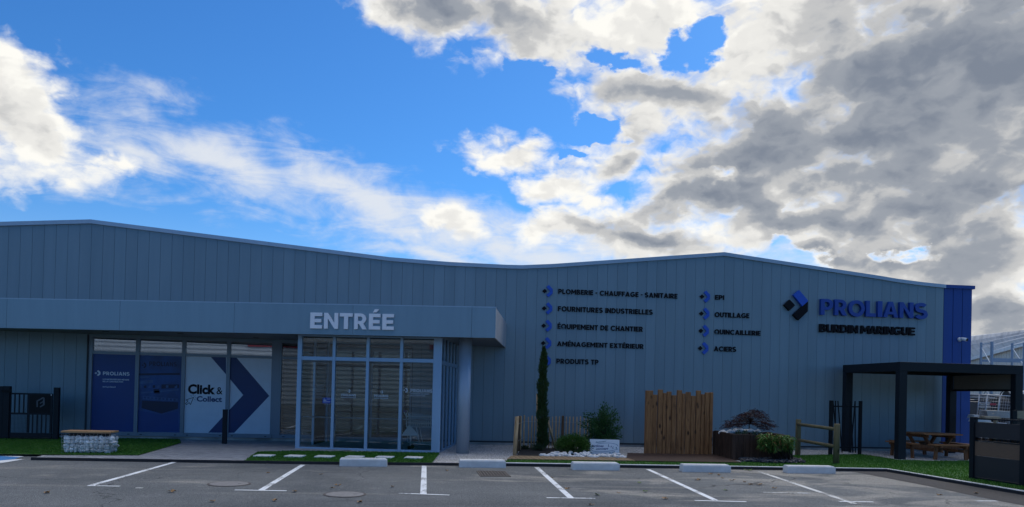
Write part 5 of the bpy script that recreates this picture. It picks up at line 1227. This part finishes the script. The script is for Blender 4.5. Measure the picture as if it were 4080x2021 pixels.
b = MB(); pl = [A_ + Vector((.1, .05, 0)), B_ + Vector((.02, .1, 0)), C_ + Vector((-.1, .1, 0)), D_ + Vector((-.1, -.1, 0)), E_ + Vector((.1, -.1, 0))]
b.add([(p.x, p.y, PH - .06) for p in pl], [(0, 1, 2, 3, 4)]); cx_ = sum(pl, Vector()) / 5; b.build('soil', M_SOIL, t)
pst = {}; 
tB = W(2986, 1716, B_.y + .55)
for k in range(62):
    w_ = [rnd.random() for _ in pl]; s_ = sum(w_); p = sum((pl[i] * (w_[i] / s_) for i in range(5)), Vector()) + (rnd.random() ** .5) * Vector((rnd.uniform(-.62, .35), rnd.uniform(-.35, .4), 0))
    if not inside(p.x, p.y, pl): continue
    r = rnd.uniform(.05, .10); z = PH - .04 + .10 * max(0, 1 - ((p.x - tB.x) ** 2 + (p.y - tB.y) ** 2) / .4); key = k % 5
    if key not in pst or pst[key] is None:
        b = mb_at((p.x, p.y, z)); b.stone((p.x, p.y, z + .02), .07, .06, .05, key + 11, 0, 2); pst[key] = o = b.build('white_stone', M_STONE)
    else: o = copy_tree(pst[key], (p.x, p.y, z), rnd.uniform(0, 6.28), r / .07)
    tag(o, 'rough white stone lying on top of the dark sleeper planter', 'stone', 'white stones on the planter')
# japanese maple
def cm_(x, y): return 2840 + x / 4.9075, 1600 + y / 4.9075
rnd = random.Random(6); MY = B_.y + .55; mt = W(*cm_(715, 545), MY)
t = thing('japanese_maple', 'small dark red weeping maple with thin spreading branches in the planter', 'tree', (mt.x, MY, PH - .06))
tips = [(850, 200), (780, 215), (930, 215), (660, 250), (1020, 265), (520, 280), (590, 300), (1090, 330), (440, 320), (1140, 390), (380, 390), (250, 395), (1165, 455), (1205, 495), (190, 465), (300, 440), (160, 525), (240, 500), (470, 400), (560, 380), (1000, 400), (930, 330), (860, 300), (730, 290), (650, 340), (1090, 500), (1060, 440), (350, 480), (420, 470), (560, 450), (860, 440), (900, 480), (1130, 545), (1010, 550), (780, 250), (960, 280), (520, 340), (480, 510), (620, 260), (1180, 480)]
b = MB(); lb = MB(); crown = W(*cm_(750, 370), MY)
b.tube([(mt.x, MY, PH - .1), mt, (mt.x - .005, MY + .01, (mt.z + crown.z) / 2), crown], [.022, .018, .015, .011], 7)
for k, (x, y) in enumerate(tips):
    dy = rnd.uniform(-.42, .42); e = W(*cm_(x, y), MY + dy); st = Vector((mt.x, MY, mt.z)).lerp(crown, rnd.uniform(.55, 1.0)); md = st.lerp(e, .5); md.z = max(md.z, e.z + .03) + .04
    b.tube([st, md, e], [.008, .005, .002], 4)
    pts, dirs = [], []
    for _ in range(74):
        u_ = rnd.random() ** .6; p = md.lerp(e, u_) + Vector((rnd.gauss(0, .055), rnd.gauss(0, .06), rnd.gauss(0, .016))); a_ = rnd.uniform(0, 6.283)
        pts.append(p); dirs.append((math.cos(a_) + (e.x - mt.x) * .8, math.sin(a_), -.10))
    leaves(lb, pts, dirs, .075, .014, rnd, .35)
b.build('trunk', M_BARK, t); lb.build('foliage', M_MAP, t, fix=False)
# small green plants on the planter edge
for k, (x, y, s) in enumerate(((560, 600, .14), (880, 520, .11))):
    p = W(*cm_(x, y), B_.y + .3); b = mb_at((p.x, p.y, PH - .05)); pts, dirs = [], []
    for _ in range(170):
        th = rnd.uniform(0, 6.283); q = rnd.random(); pts.append((p.x + math.cos(th) * q * s, p.y + math.sin(th) * q * s * .7, PH - .05 + rnd.random() * s * 1.0)); dirs.append((math.cos(th), math.sin(th), .5))
    leaves(b, pts, dirs, .06, .025, rnd, .4); tag(b.build('small_plant', leafmat('pale_leaf', (.05, .10, .05), (.14, .20, .12)), fix=False), ('pale green leafy plant spilling over the planter front edge', 'smaller pale plant beside the maple trunk')[k], 'plant')
# long-leaved shrub in front of the planter
sb2 = G(*cm_(1200, 1105), GZ); SY2 = B_.y - .30; sb2 = Vector((sb2.x - .03, SY2, GZ))
t = shrub_thing('leafy_shrub', 'bushy shrub with long drooping bright green leaves before the dark planter', sb2)
b = MB(); lb = MB(); rnd = random.Random(13)
for k in range(64):
    x = rnd.uniform(925, 1540); ymin = 600 + abs(x - 1130) * .22; y = rnd.uniform(ymin, 890); e = W(*cm_(x, y), SY2 + rnd.uniform(-.26, .26)); st = Vector((sb2.x + (e.x - sb2.x) * .55, SY2, GZ)); md = st.lerp(e, .55) + Vector((0, 0, .05)); b.tube([st, md, e], [.009, .007, .004], 5)
    for w_ in range(3):
        c_ = md.lerp(e, .25 + .36 * w_); pts, dirs = [], []
        for j in range(15):
            a_ = rnd.uniform(0, 6.283); pts.append(c_ + Vector((rnd.gauss(0, .02), rnd.gauss(0, .02), rnd.gauss(0, .02)))); dirs.append((math.cos(a_), math.sin(a_), rnd.uniform(-.35, .45)))
        leaves(lb, pts, dirs, .135, .030, rnd, .55)
b.build('stem', M_BARK, t); lb.build('foliage', M_PIE, t, fix=False)
# slate chips: uncountable
rnd = random.Random(17); b = MB(); sl = [G(*cm_(*p), GZ) for p in ((430, 1115), (620, 1200), (1000, 1225), (1500, 1235), (1810, 1225), (1700, 1165), (1520, 1120), (900, 1095))]
x0, x1, y0, y1 = min(p.x for p in sl), max(p.x for p in sl), min(p.y for p in sl), max(p.y for p in sl)
for _ in range(2600):
    x, y = rnd.uniform(x0, x1), rnd.uniform(y0, y1)
    if not inside(x, y, sl): continue
    r = rnd.uniform(.02, .05); a_ = rnd.uniform(0, 6.28); n_ = Vector((rnd.gauss(0, .35), rnd.gauss(0, .35), 1)).normalized(); u_ = Vector((math.cos(a_), math.sin(a_), 0)); u_ = (u_ - n_ * u_.dot(n_)).normalized(); v_ = n_.cross(u_)
    b.obox((x, y, GZ + .035 + rnd.random() * .035), u_ * r, v_ * r * .55, n_ * .006)
o = b.build('slate_chips', M_SLATE, fix=False); tag(o, 'scatter of dark slate chips below the leafy shrub', 'slate chips', None, 'stuff')

# post-and-rail fence
f1, f2 = G(3178, 1815, GZ), G(3331, 1851, GZ)
t = thing('rail_fence', 'short greenish timber fence of two round posts and two rails', 'fence', ((f1 + f2) / 2).to_tuple()[:2] + (GZ,))
def cf(x, y): return 3100 + x / 2.552, 1400 + y / 2.552
h1, h2 = W(*cf(197, 692), f1.y).z, W(*cf(592, 738), f2.y).z
for f_, h in ((f1, h1), (f2, h2)):
    b = MB(); b.tube([(f_.x, f_.y, -.05), (f_.x + .005, f_.y, h - .012), (f_.x + .005, f_.y, h)], [.078, .076, .068], 16); b.build('post', M_RAIL, t)
for (ya, yb) in ((742, 792), (902, 968)):
    a_, c_ = W(*cf(200, ya), f1.y), W(*cf(585, yb), f2.y); b = MB(); b.tube([a_, c_], [.046, .043], 12); b.build('rail', wood('rail_pine', (.10, .085, .040), (.19, .155, .075), 1, 1.0, .15), t)
# slanted-bar screen
s1 = G(3310, 1813, GZ); SCY = s1.y
t = thing('bar_screen', 'black metal screen with irregular slanted bars between two posts', 'screen', (W(*cf(683, 780), SCY).x, SCY, GZ))
def qf(x, y): return W(*cf(x, y), SCY)
for xa, xb, yt in ((522, 551, 500), (822, 846, 505)):
    b = MB(); b.box(qf(xa, 780).x, qf(xb, 780).x, SCY - .04, SCY + .04, GZ - .02, qf(xa, yt).z); b.build('post', M_BLACK, t)
for y in (562, 978):
    b = MB(); b.box(qf(551, 780).x, qf(822, 780).x, SCY - .02, SCY + .0, qf(683, y + 7).z, qf(683, y - 7).z); b.build('rail', M_BLACK, t)
for xa, ya, xb, yb in ((563, 505, 612, 1030), (587, 503, 587, 1030), (612, 505, 655, 1030), (742, 508, 727, 1032), (740, 508, 764, 1032), (786, 506, 742, 1032), (788, 506, 790, 1032)):
    a_, c_ = qf(xa, ya), qf(xb, yb); o_ = Vector((0, .012 + .004 * (xa % 5), 0)); b = MB(); b.bar(a_ + o_, c_ + o_, .026, .026); b.build('bar', M_BLACK, t)

# ------------------------------------------------------------------ pergola and picnic table
p1 = G(3593, 1835, 0); HT = W(3592, 1442, p1.y).z; PY0, PY1 = p1.y, 22.95
PX0 = p1.x - .11; xr_ = W(4078, 1457, PY0).x; PX1 = xr_; HT2 = HT; bh = .26
t = thing('pergola', 'anthracite aluminium pergola with flat roof beside the blue wall', 'pergola', ((PX0 + PX1) / 2, (PY0 + PY1) / 2, GZ))
pw = .235
for x in (PX0, PX1 - pw):
    for y in (PY0, PY1 - .2):
        b = MB(); b.box(x, x + pw, y, y + .2, -.02, HT - bh); b.build('post', M_ANTH, t, .006)
for args in ((PX0, PX1, PY0, PY0 + .15, HT - bh + .002, HT), (PX0, PX1, PY1 - .15, PY1, HT - bh + .002, HT), (PX0, PX0 + .15, PY0 + .152, PY1 - .152, HT - bh + .002, HT - .002), (PX1 - .15, PX1, PY0 + .152, PY1 - .152, HT - bh + .002, HT - .002)):
    b = MB(); b.box(*args); b.build('beam', M_ANTH, t, .004)
b = MB(); x = PX0 + .16
while x < PX1 - .2: b.box(x, x + .165, PY0 + .16, PY1 - .16, HT - .12, HT - .07); x += .17
b.build('roof_louvres', M_BLACK, t)
b = MB(); M_BLIND = mat('blind_cloth', (.19, .155, .125), .8, 0, .06, 6)
b.box(PX1 - .12, PX1 - .112, PY0 + .22, PY1 - .22, HT - .70, HT - bh); b.build('roller_blind', M_BLIND, t)
b = MB(); b.box(PX1 - .14, PX1 - .095, PY0 + .205, PY1 - .205, HT - .76, HT - .70); b.build('blind_rail', M_BLACK, t)
# table: square top, four benches
def c6(x, y): return 3400 + x / 3.031, 1600 + y / 3.031
fl_ = G(*c6(1015, 712), GZ)
ty0 = fl_.y + .50; tl = W(*c6(865, 400), ty0); tr_ = W(*c6(1325, 405), ty0); tw = tr_.x - tl.x; TX, TY = tl.x + tw / 2, ty0 + tw / 2; TZ = .765
t = thing('picnic_table', 'square brown picnic table with four attached benches under the pergola', 'picnic table', (TX, TY, GZ))
b = MB()
for k in range(7):
    y0 = ty0 + k * tw / 7; b.box(tl.x, tl.x + tw, y0 + .003, y0 + tw / 7 - .003, TZ - .04, TZ)
b.build('tabletop', M_TEAK, t)
M_TEAKD = wood('picnic_frame', (.11, .046, .018), (.25, .11, .047), 2, 1.0, .2, False)
b = MB()
for s in (-1, 1):
    b.bar((TX + s * .42, TY - .5, TZ - .085), (TX + s * .42, TY + .5, TZ - .085), .045, .09); b.bar((TX - 1.0, TY + s * .40, .375), (TX + 1.0, TY + s * .40, .375), .045, .09); b.bar((TX + s * .34, TY - 1.0, .285), (TX + s * .34, TY + 1.0, .285), .045, .085)
b.build('frame', M_TEAKD, t)
for s in (-1, 1):
    for q in (-1, 1):
        b = MB(); b.bar((TX + s * .46, TY + q * .35, TZ - .05), (TX + s * .20, TY + q * .35, .30), .045, .13, (0, 1, 0)); b.build('brace', M_TEAKD, t)
bl2 = tw * .5 + .02
for dx, dy in ((0, -1), (0, 1), (-1, 0), (1, 0)):
    c_ = Vector((TX + dx * .90, TY + dy * .90, 0)); al = Vector((abs(dy), abs(dx), 0)); ac = Vector((abs(dx), abs(dy), 0)); b = MB()
    for k in (-1, 1): b.obox(c_ + ac * k * .072 + ZU * .455, al * bl2, ac * .067, ZU * .018)
    be = b.build('bench', M_TEAK, t)
    for k in (-1, 1):
        b = MB(); f_ = c_ + al * k * (bl2 - .17); b.bar(f_ + ZU * .435, f_ + ZU * GZ + al * k * .03, .10, .05, ac); b.build('leg', M_TEAKD, be)
        b = MB(); b.obox(f_ + ZU * .405 + al * -k * .055, al * .02, ac * .15, ZU * .03); b.build('batten', M_TEAKD, be)

# ------------------------------------------------------------------ right edge: composite fence panels
q1, q2 = G(3876, 1910, GZ), G(4078, 1941, GZ); dv = (q2 - q1); dv.z = 0; Lp = dv.length; dv.normalize(); nv = Vector((dv.y, -dv.x, 0))
t = thing('composite_fence', 'dark composite fence bay with one tan board between square posts', 'fence', q1)
ph = W(*c6(1440, 185), q1.y).z
for s in (0, Lp, 2 * Lp):
    b = MB(); o_ = q1 + dv * s; b.obox((o_.x, o_.y, ph / 2), dv * .055, nv * .055, ZU * ph / 2); b.build('post', M_ANTH, t, .004)
def zc(y): return W(*c6(1480, y), q1.y).z
M_COMP = mat('composite_dark', (.026, .026, .028), .7, 0, .12, 8, .2, 40, stretch=(1, 1, 12)); M_COMPT = mat('composite_tan', (.155, .098, .062), .75, 0, .12, 8, .2, 40, stretch=(1, 1, 12))
M_SMOKE = glass('smoked_sheet', .06, (.22, .23, .25))
for base in (0, Lp):
    def slab(z0, z1, m, name, th=.012):
        b = MB(); c_ = q1 + dv * (base + Lp / 2); b.obox((c_.x, c_.y, (z0 + z1) / 2), dv * (Lp / 2 - .057), nv * th, ZU * (z1 - z0) / 2); b.build(name, m, t)
    slab(zc(215), zc(197), M_ANTH, 'top_rail', .02)
    slab(zc(428), zc(247), M_COMP, 'board'); slab(zc(475), zc(463), M_ANTH, 'rail', .02); slab(zc(462), zc(430), M_SMOKE, 'clear_strip', .004)
    slab(zc(648), zc(477), M_COMPT, 'tan_board'); slab(zc(905), zc(650), M_COMP, 'board'); slab(GZ, zc(907), M_ANTH, 'bottom_rail', .02)
r1 = PL(*c6(1945, 200), (0, 18.9, 0), Vector((0, 1, 0))); 
t = thing('composite_fence', 'further fence bay with pale tan top board just left of the photo edge', 'fence', (r1.x, r1.y, GZ))
pz = PL(*c6(1945, 105), (0, 18.9, 0), Vector((0, 1, 0))).z
d2 = Vector((.93, -.36, 0)); n2_ = Vector((.36, .93, 0))
for s in (0, 1.5):
    b = MB(); o_ = Vector((r1.x, r1.y, 0)) + d2 * s; b.obox((o_.x, o_.y, pz / 2), d2 * .05, n2_ * .05, ZU * pz / 2); b.build('post', M_ANTH, t, .004)
zz = lambda y: PL(*c6(2000, y), (0, 18.9, 0), Vector((0, 1, 0))).z
for za, zb2, m in ((zz(205), zz(112), mat('pale_tan_board', (.30, .25, .18), .7, 0, .1, 8)), (.10, zz(212), M_COMP)):
    b = MB(); c_ = Vector((r1.x, r1.y, 0)) + d2 * .75; b.obox((c_.x, c_.y, (za + zb2) / 2), d2 * .69, n2_ * .012, ZU * (zb2 - za) / 2); b.build('board', m, t)

# security camera on the blue wall
cp = W(3822, 1353, WY); t = thing('security_camera', 'small white bullet security camera on the blue corner wall', 'camera', (cp.x, WY, cp.z))
b = MB(); b.tube([(cp.x, WY - .002, cp.z), (cp.x, WY - .05, cp.z), (cp.x, WY - .075, cp.z)], [.07, .065, .04], 16); b.build('mount', M_WHITE, t)
e_ = W(3853, 1354, WY - .3); s_ = W(3830, 1350, WY - .12)
b = MB(); b.tube([s_, s_ + (e_ - s_) * .5, e_], [.052, .056, .056], 16); b.build('body', M_WHITE, t)
b = MB(); d_ = (e_ - s_).normalized(); b.tube([e_ + d_ * .002, e_ + d_ * .012], .048, 16); b.build('lens', M_BLACK, t)
b = MB(); b.bar((cp.x, WY - .07, cp.z), s_ + d_ * .05, .035, .035); b.build('arm', M_WHITE, t)

# ------------------------------------------------------------------ yard behind on the right
# far hall with barrel roof; long side wall runs away from the viewer
def CAMP(x, z_, h): return Vector((EYE.x, EYE.y, 0)) + _R0 * x + _F0 * z_ + Vector((0, 0, h))
e1, e2 = CAMP(33.0, 47.0, 0), CAMP(44.5, 74.5, 0); dr = (e2 - e1).normalized(); nr_ = Vector((dr.y, -dr.x, 0))
EH = 5.75
t = thing('warehouse', 'pale ribbed warehouse with grey barrel roof behind the storage yard', 'building', e1)
b = MB(); L = (e2 - e1).length; k = 0.0; rib = .9
while k < L:
    o_ = e1 + dr * k; b.prism([o_, o_ + dr * (rib - .10), o_ + dr * (rib - .10) + ZU * EH, o_ + ZU * EH], nr_ * .2)
    o2 = o_ + dr * (rib - .10) + nr_ * .05; b.prism([o2, o2 + dr * .10, o2 + dr * .10 + ZU * EH, o2 + ZU * EH], nr_ * .15); k += rib
b.build('wall', mat('pale_cladding', (.46, .46, .42), .6, 0, .08, 1), t)
def ridge_pt(u, Z, h):
    d = ray(u, 1500); p = EYE + d * (Z / d.dot(_F0)); return Vector((p.x, p.y, h))
g1, g2 = ridge_pt(4300, 74.0, 9.0), ridge_pt(3500, 96.0, 9.0)
ea, eb = e1 - dr * 6 - nr_ * .3 + ZU * (EH + .05), e2 - nr_ * .3 + ZU * (EH + .05)
b = MB(); vs, n = [], 9
for k in range(n):
    q = k / (n - 1); lift = .55 * math.sin(q * math.pi)
    vs += [ea.lerp(g1, q) + ZU * lift, eb.lerp(g2, q) + ZU * lift]
b.add(vs, [(2 * k, 2 * k + 1, 2 * k + 3, 2 * k + 2) for k in range(n - 1)], 0, True)
bk1, bk2 = g1 + nr_ * 30 - ZU * 3, g2 + nr_ * 30 - ZU * 3
b.add([g1, g2, bk2, bk1], [(0, 1, 2, 3)]); b.prism([ea, eb, eb - ZU * .25, ea - ZU * .25], nr_ * .15)
b.build('roof', mat('barrel_roof', (.40, .43, .46), .45, .1, .25, .5, stretch=(.4, 3, 1)), t, fix=False)
b = MB(); b.prism([eb, g2, Vector((g2.x, g2.y, 0)), Vector((eb.x, eb.y, 0))], dr * .2); b.build('gable', mat('pale_cladding', (.46, .46, .42)), t)
# pallet rack
rz = 33.0
def RP(u, v, z_=rz):
    d = ray(u, v); return EYE + d * (z_ / d.dot(_F0))
M_GALV = mat('rack_steel', (.22, .30, .40), .5, .3, .1, 3)
rb = RP(3950, 1700); t = thing('pallet_rack', 'galvanised steel pallet rack towering over the pergola roof', 'rack', (rb.x, rb.y, 0))
zt3 = RP(3950, 1362).z; zt4 = RP(3908, 1367, rz + 1.6).z
cols = [RP(3950, 1500), RP(3907, 1500, rz + 1.3), RP(4080, 1500), RP(4031, 1500, rz + 1.3)]
for c_, w_, h in ((cols[0], .075, zt3), (cols[1], .045, zt4), (cols[2], .075, zt3), (cols[3], .045, zt4)):
    b = MB(); b.box(c_.x - w_ / 2, c_.x + w_ / 2, c_.y - .05, c_.y + .05, 0, h); b.build('upright', M_GALV, t)
for f_, r_ in ((0, 1), (2, 3)):
    A2, B2 = cols[f_], cols[r_]
    for z0, z1 in ((.6, 1.7), (1.7, .6 + 2.2), (4.25, 3.35), (3.3, 2.2), (4.35, 4.35), (2.8, 1.9)):
        b = MB(); b.bar((A2.x, A2.y, z1), (B2.x, B2.y, z0 if z0 != z1 else z1), .032, .032); b.build('brace', M_GALV, t)
zbm = RP(4010, 1433).z
for f_, r_ in ((0, 2), (1, 3)):
    A2, B2 = cols[f_], cols[r_]
    for z in (zbm, 1.75, .7): b = MB(); b.bar((A2.x, A2.y, z), (B2.x + 1.2, B2.y - .15, z), .05, .10); b.build('beam', M_WHITE if False else M_GALV, t)
# stored goods
rnd = random.Random(9)
M_PIPE = mat('grey_pipe', (.30, .32, .34), .5, .2, .2, 2); M_PIPED = mat('dark_pipe', (.03, .032, .036), .5, 0, .2, 3)
pc = RP(3890, 1610, rz - 1)
t = thing('pipe_stack', 'layered stack of long grey steel tubes stored in the yard', 'pipe stack', (pc.x, pc.y, 0))
for j in range(9):
    z = RP(3890, 1574 + j * 11, rz - 1).z
    for k in range(3):
        b = MB(); b.tube([(pc.x - .9, pc.y + k * .12, z + rnd.uniform(-.02, .02)), (pc.x + 3.6, pc.y + k * .12 - .3, z + rnd.uniform(-.02, .02))], .042, 8); b.build('tube', M_PIPE if j % 3 != 2 else M_PIPED, t)
for x in (-.6, 1.2, 3.0):
    b = MB(); b.box(pc.x + x - .06, pc.x + x + .06, pc.y + .5, pc.y + .6, 0, 2.1); b.build('support', M_ANTH, t)
for k, (u, v, r, lab) in enumerate(((4014, 1620, .36, 'large black coil of pipe lying in the storage yard'), (4040, 1585, .26, 'black roll with pale top edge stacked above the coil'))):
    c_ = RP(u, v, rz - 3); b = mb_at((c_.x, c_.y, 0)); pts = []
    b.tube([c_ + Vector((-.45 if k == 0 else -.35, 0, 0)), c_ + Vector((.75, -.1, 0))], r, 20)
    for j in range(7):
        x = -.4 + j * .17; b.tube([c_ + Vector((x, math.cos(a_) * (r + .01), math.sin(a_) * (r + .01))) for a_ in np.linspace(0, 6.283, 17)], .02, 5)
    if k == 1: pass
    b.box(c_.x - .3, c_.x + .3, c_.y - .25, c_.y + .25, 0, c_.z - r * .8)
    tag(b.build('pipe_coil', M_PIPED), lab, 'coil')
b_ = RP(4036, 1570, rz - 3); b = mb_at((b_.x, b_.y, 0)); b.tube([b_ + Vector((-.3, -.1, .02)), b_ + Vector((.7, -.2, .02))], .12, 12); tag(b.build('pale_roll', M_CONC), 'pale cream roll resting on top of the black rolls', 'roll')
# leaning mesh panel
t = thing('mesh_panel', 'galvanised welded mesh fence panel leaning behind the dark fence', 'panel', RP(3930, 1690, 26))
mp = [RP(3902, 1573, 25.5), RP(4060, 1580, 25.5), RP(4045, 1690, 25.5), RP(3890, 1680, 25.5)]
b = MB(); 
for a_, c_ in zip(mp, mp[1:] + mp[:1]): b.tube([a_, c_], .02, 6)
for f_ in (.20, .52): b.tube([mp[0].lerp(mp[1], f_), mp[3].lerp(mp[2], f_)], .026, 6)
b.build('frame', M_WIRE, t)
b = MB()
for k in range(1, 16): b.tube([mp[0].lerp(mp[1], k / 16), mp[3].lerp(mp[2], k / 16)], .004, 4)
for k in range(1, 9): b.tube([mp[0].lerp(mp[3], k / 9), mp[1].lerp(mp[2], k / 9)], .004, 4)
b.build('wire_grid', M_WIRE, t)
c_ = RP(3957, 1611, 25.4); b = mb_at((c_.x, c_.y, c_.z)); b.box(c_.x - .11, c_.x + .11, c_.y - .01, c_.y + .01, c_.z - .035, c_.z + .035); tag(b.build('red_tag', mat('red_tag', (.32, .035, .05), .6)), 'faded red plate tied to the leaning mesh panel', 'plate')
for k, (u, v, w_, h, m, lab) in enumerate(((3990, 1651, .95, .22, M_PIPE, 'grey ribbed sheet pack behind the mesh panel'), (3895, 1660, .18, .12, M_CONC, 'small pale block behind the left fence post'), (3960, 1664, .5, .06, mat('pale_timber', (.42, .36, .26), .8), 'short pale timber batten in the yard'), (3920, 1675, .5, .10, M_WHITE, 'white wrapped bundle low behind the fence'))):
    c_ = RP(u, v, 24.2 - k * .3); b = mb_at((c_.x, c_.y, 0))
    for j in range(5): b.box(c_.x - w_ / 2, c_.x + w_ / 2, c_.y + j * .012, c_.y + .35 - j * .012, c_.z - h / 2 + j * h / 5, c_.z - h / 2 + (j + .85) * h / 5)
    b.box(c_.x - w_ / 2 + .04, c_.x - w_ / 2 + .10, c_.y + .1, c_.y + .2, 0, c_.z - h / 2); b.box(c_.x + w_ / 2 - .10, c_.x + w_ / 2 - .04, c_.y + .1, c_.y + .2, 0, c_.z - h / 2)
    tag(b.build('stored_pack', m), lab, 'goods')
bk = RP(3880, 1640, 30); b = mb_at((bk.x, bk.y, 0)); b.box(bk.x - 1.2, bk.x + .25, bk.y, bk.y + .8, 0, RP(3880, 1600, 30).z); b.box(bk.x - 1.1, bk.x + .15, bk.y + .1, bk.y + .7, RP(3880, 1600, 30).z, RP(3880, 1592, 30).z)
tag(b.build('dark_container', M_PIPED, None, .05), 'dark plastic container right against the blue corner', 'container')

# ------------------------------------------------------------------ the place opposite, behind the viewer: it is what the panes mirror
t = thing('opposite_shed', 'long corrugated metal shed across the car park, mirrored in the panes', 'building', (-8, -24, 0))
b = MB(); z = 0; pr = []
while z < 6.0: pr += [(-24.0, z), (-23.95, z + .06), (-23.95, z + .2), (-24.0, z + .26)]; z += .40
n = len(pr); xa, xb = -34, 9
b.add([(xa, y, z) for y, z in pr] + [(xb, y, z) for y, z in pr], [(i, n + i, n + i + 1, i + 1) for i in range(n - 1)]); b.build('wall', mat('shed_cladding', (.36, .38, .40), .55, 0, .06, .6), t, fix=False)
b = MB(); b.box(xa, xb, -40, -24.02, 0, 6.3); b.build('body', M_CONC, t)
b = MB(); b.box(-15.5, -9.5, -23.93, -23.86, 5.2, 5.65); b.build('sign_band', mat('sign_red', (.26, .02, .03), .5), t)
for x in (-29,): b = MB(); b.box(x - 2, x + 2, -23.94, -23.88, 0, 4.0); b.build('door', M_ANTH, t)
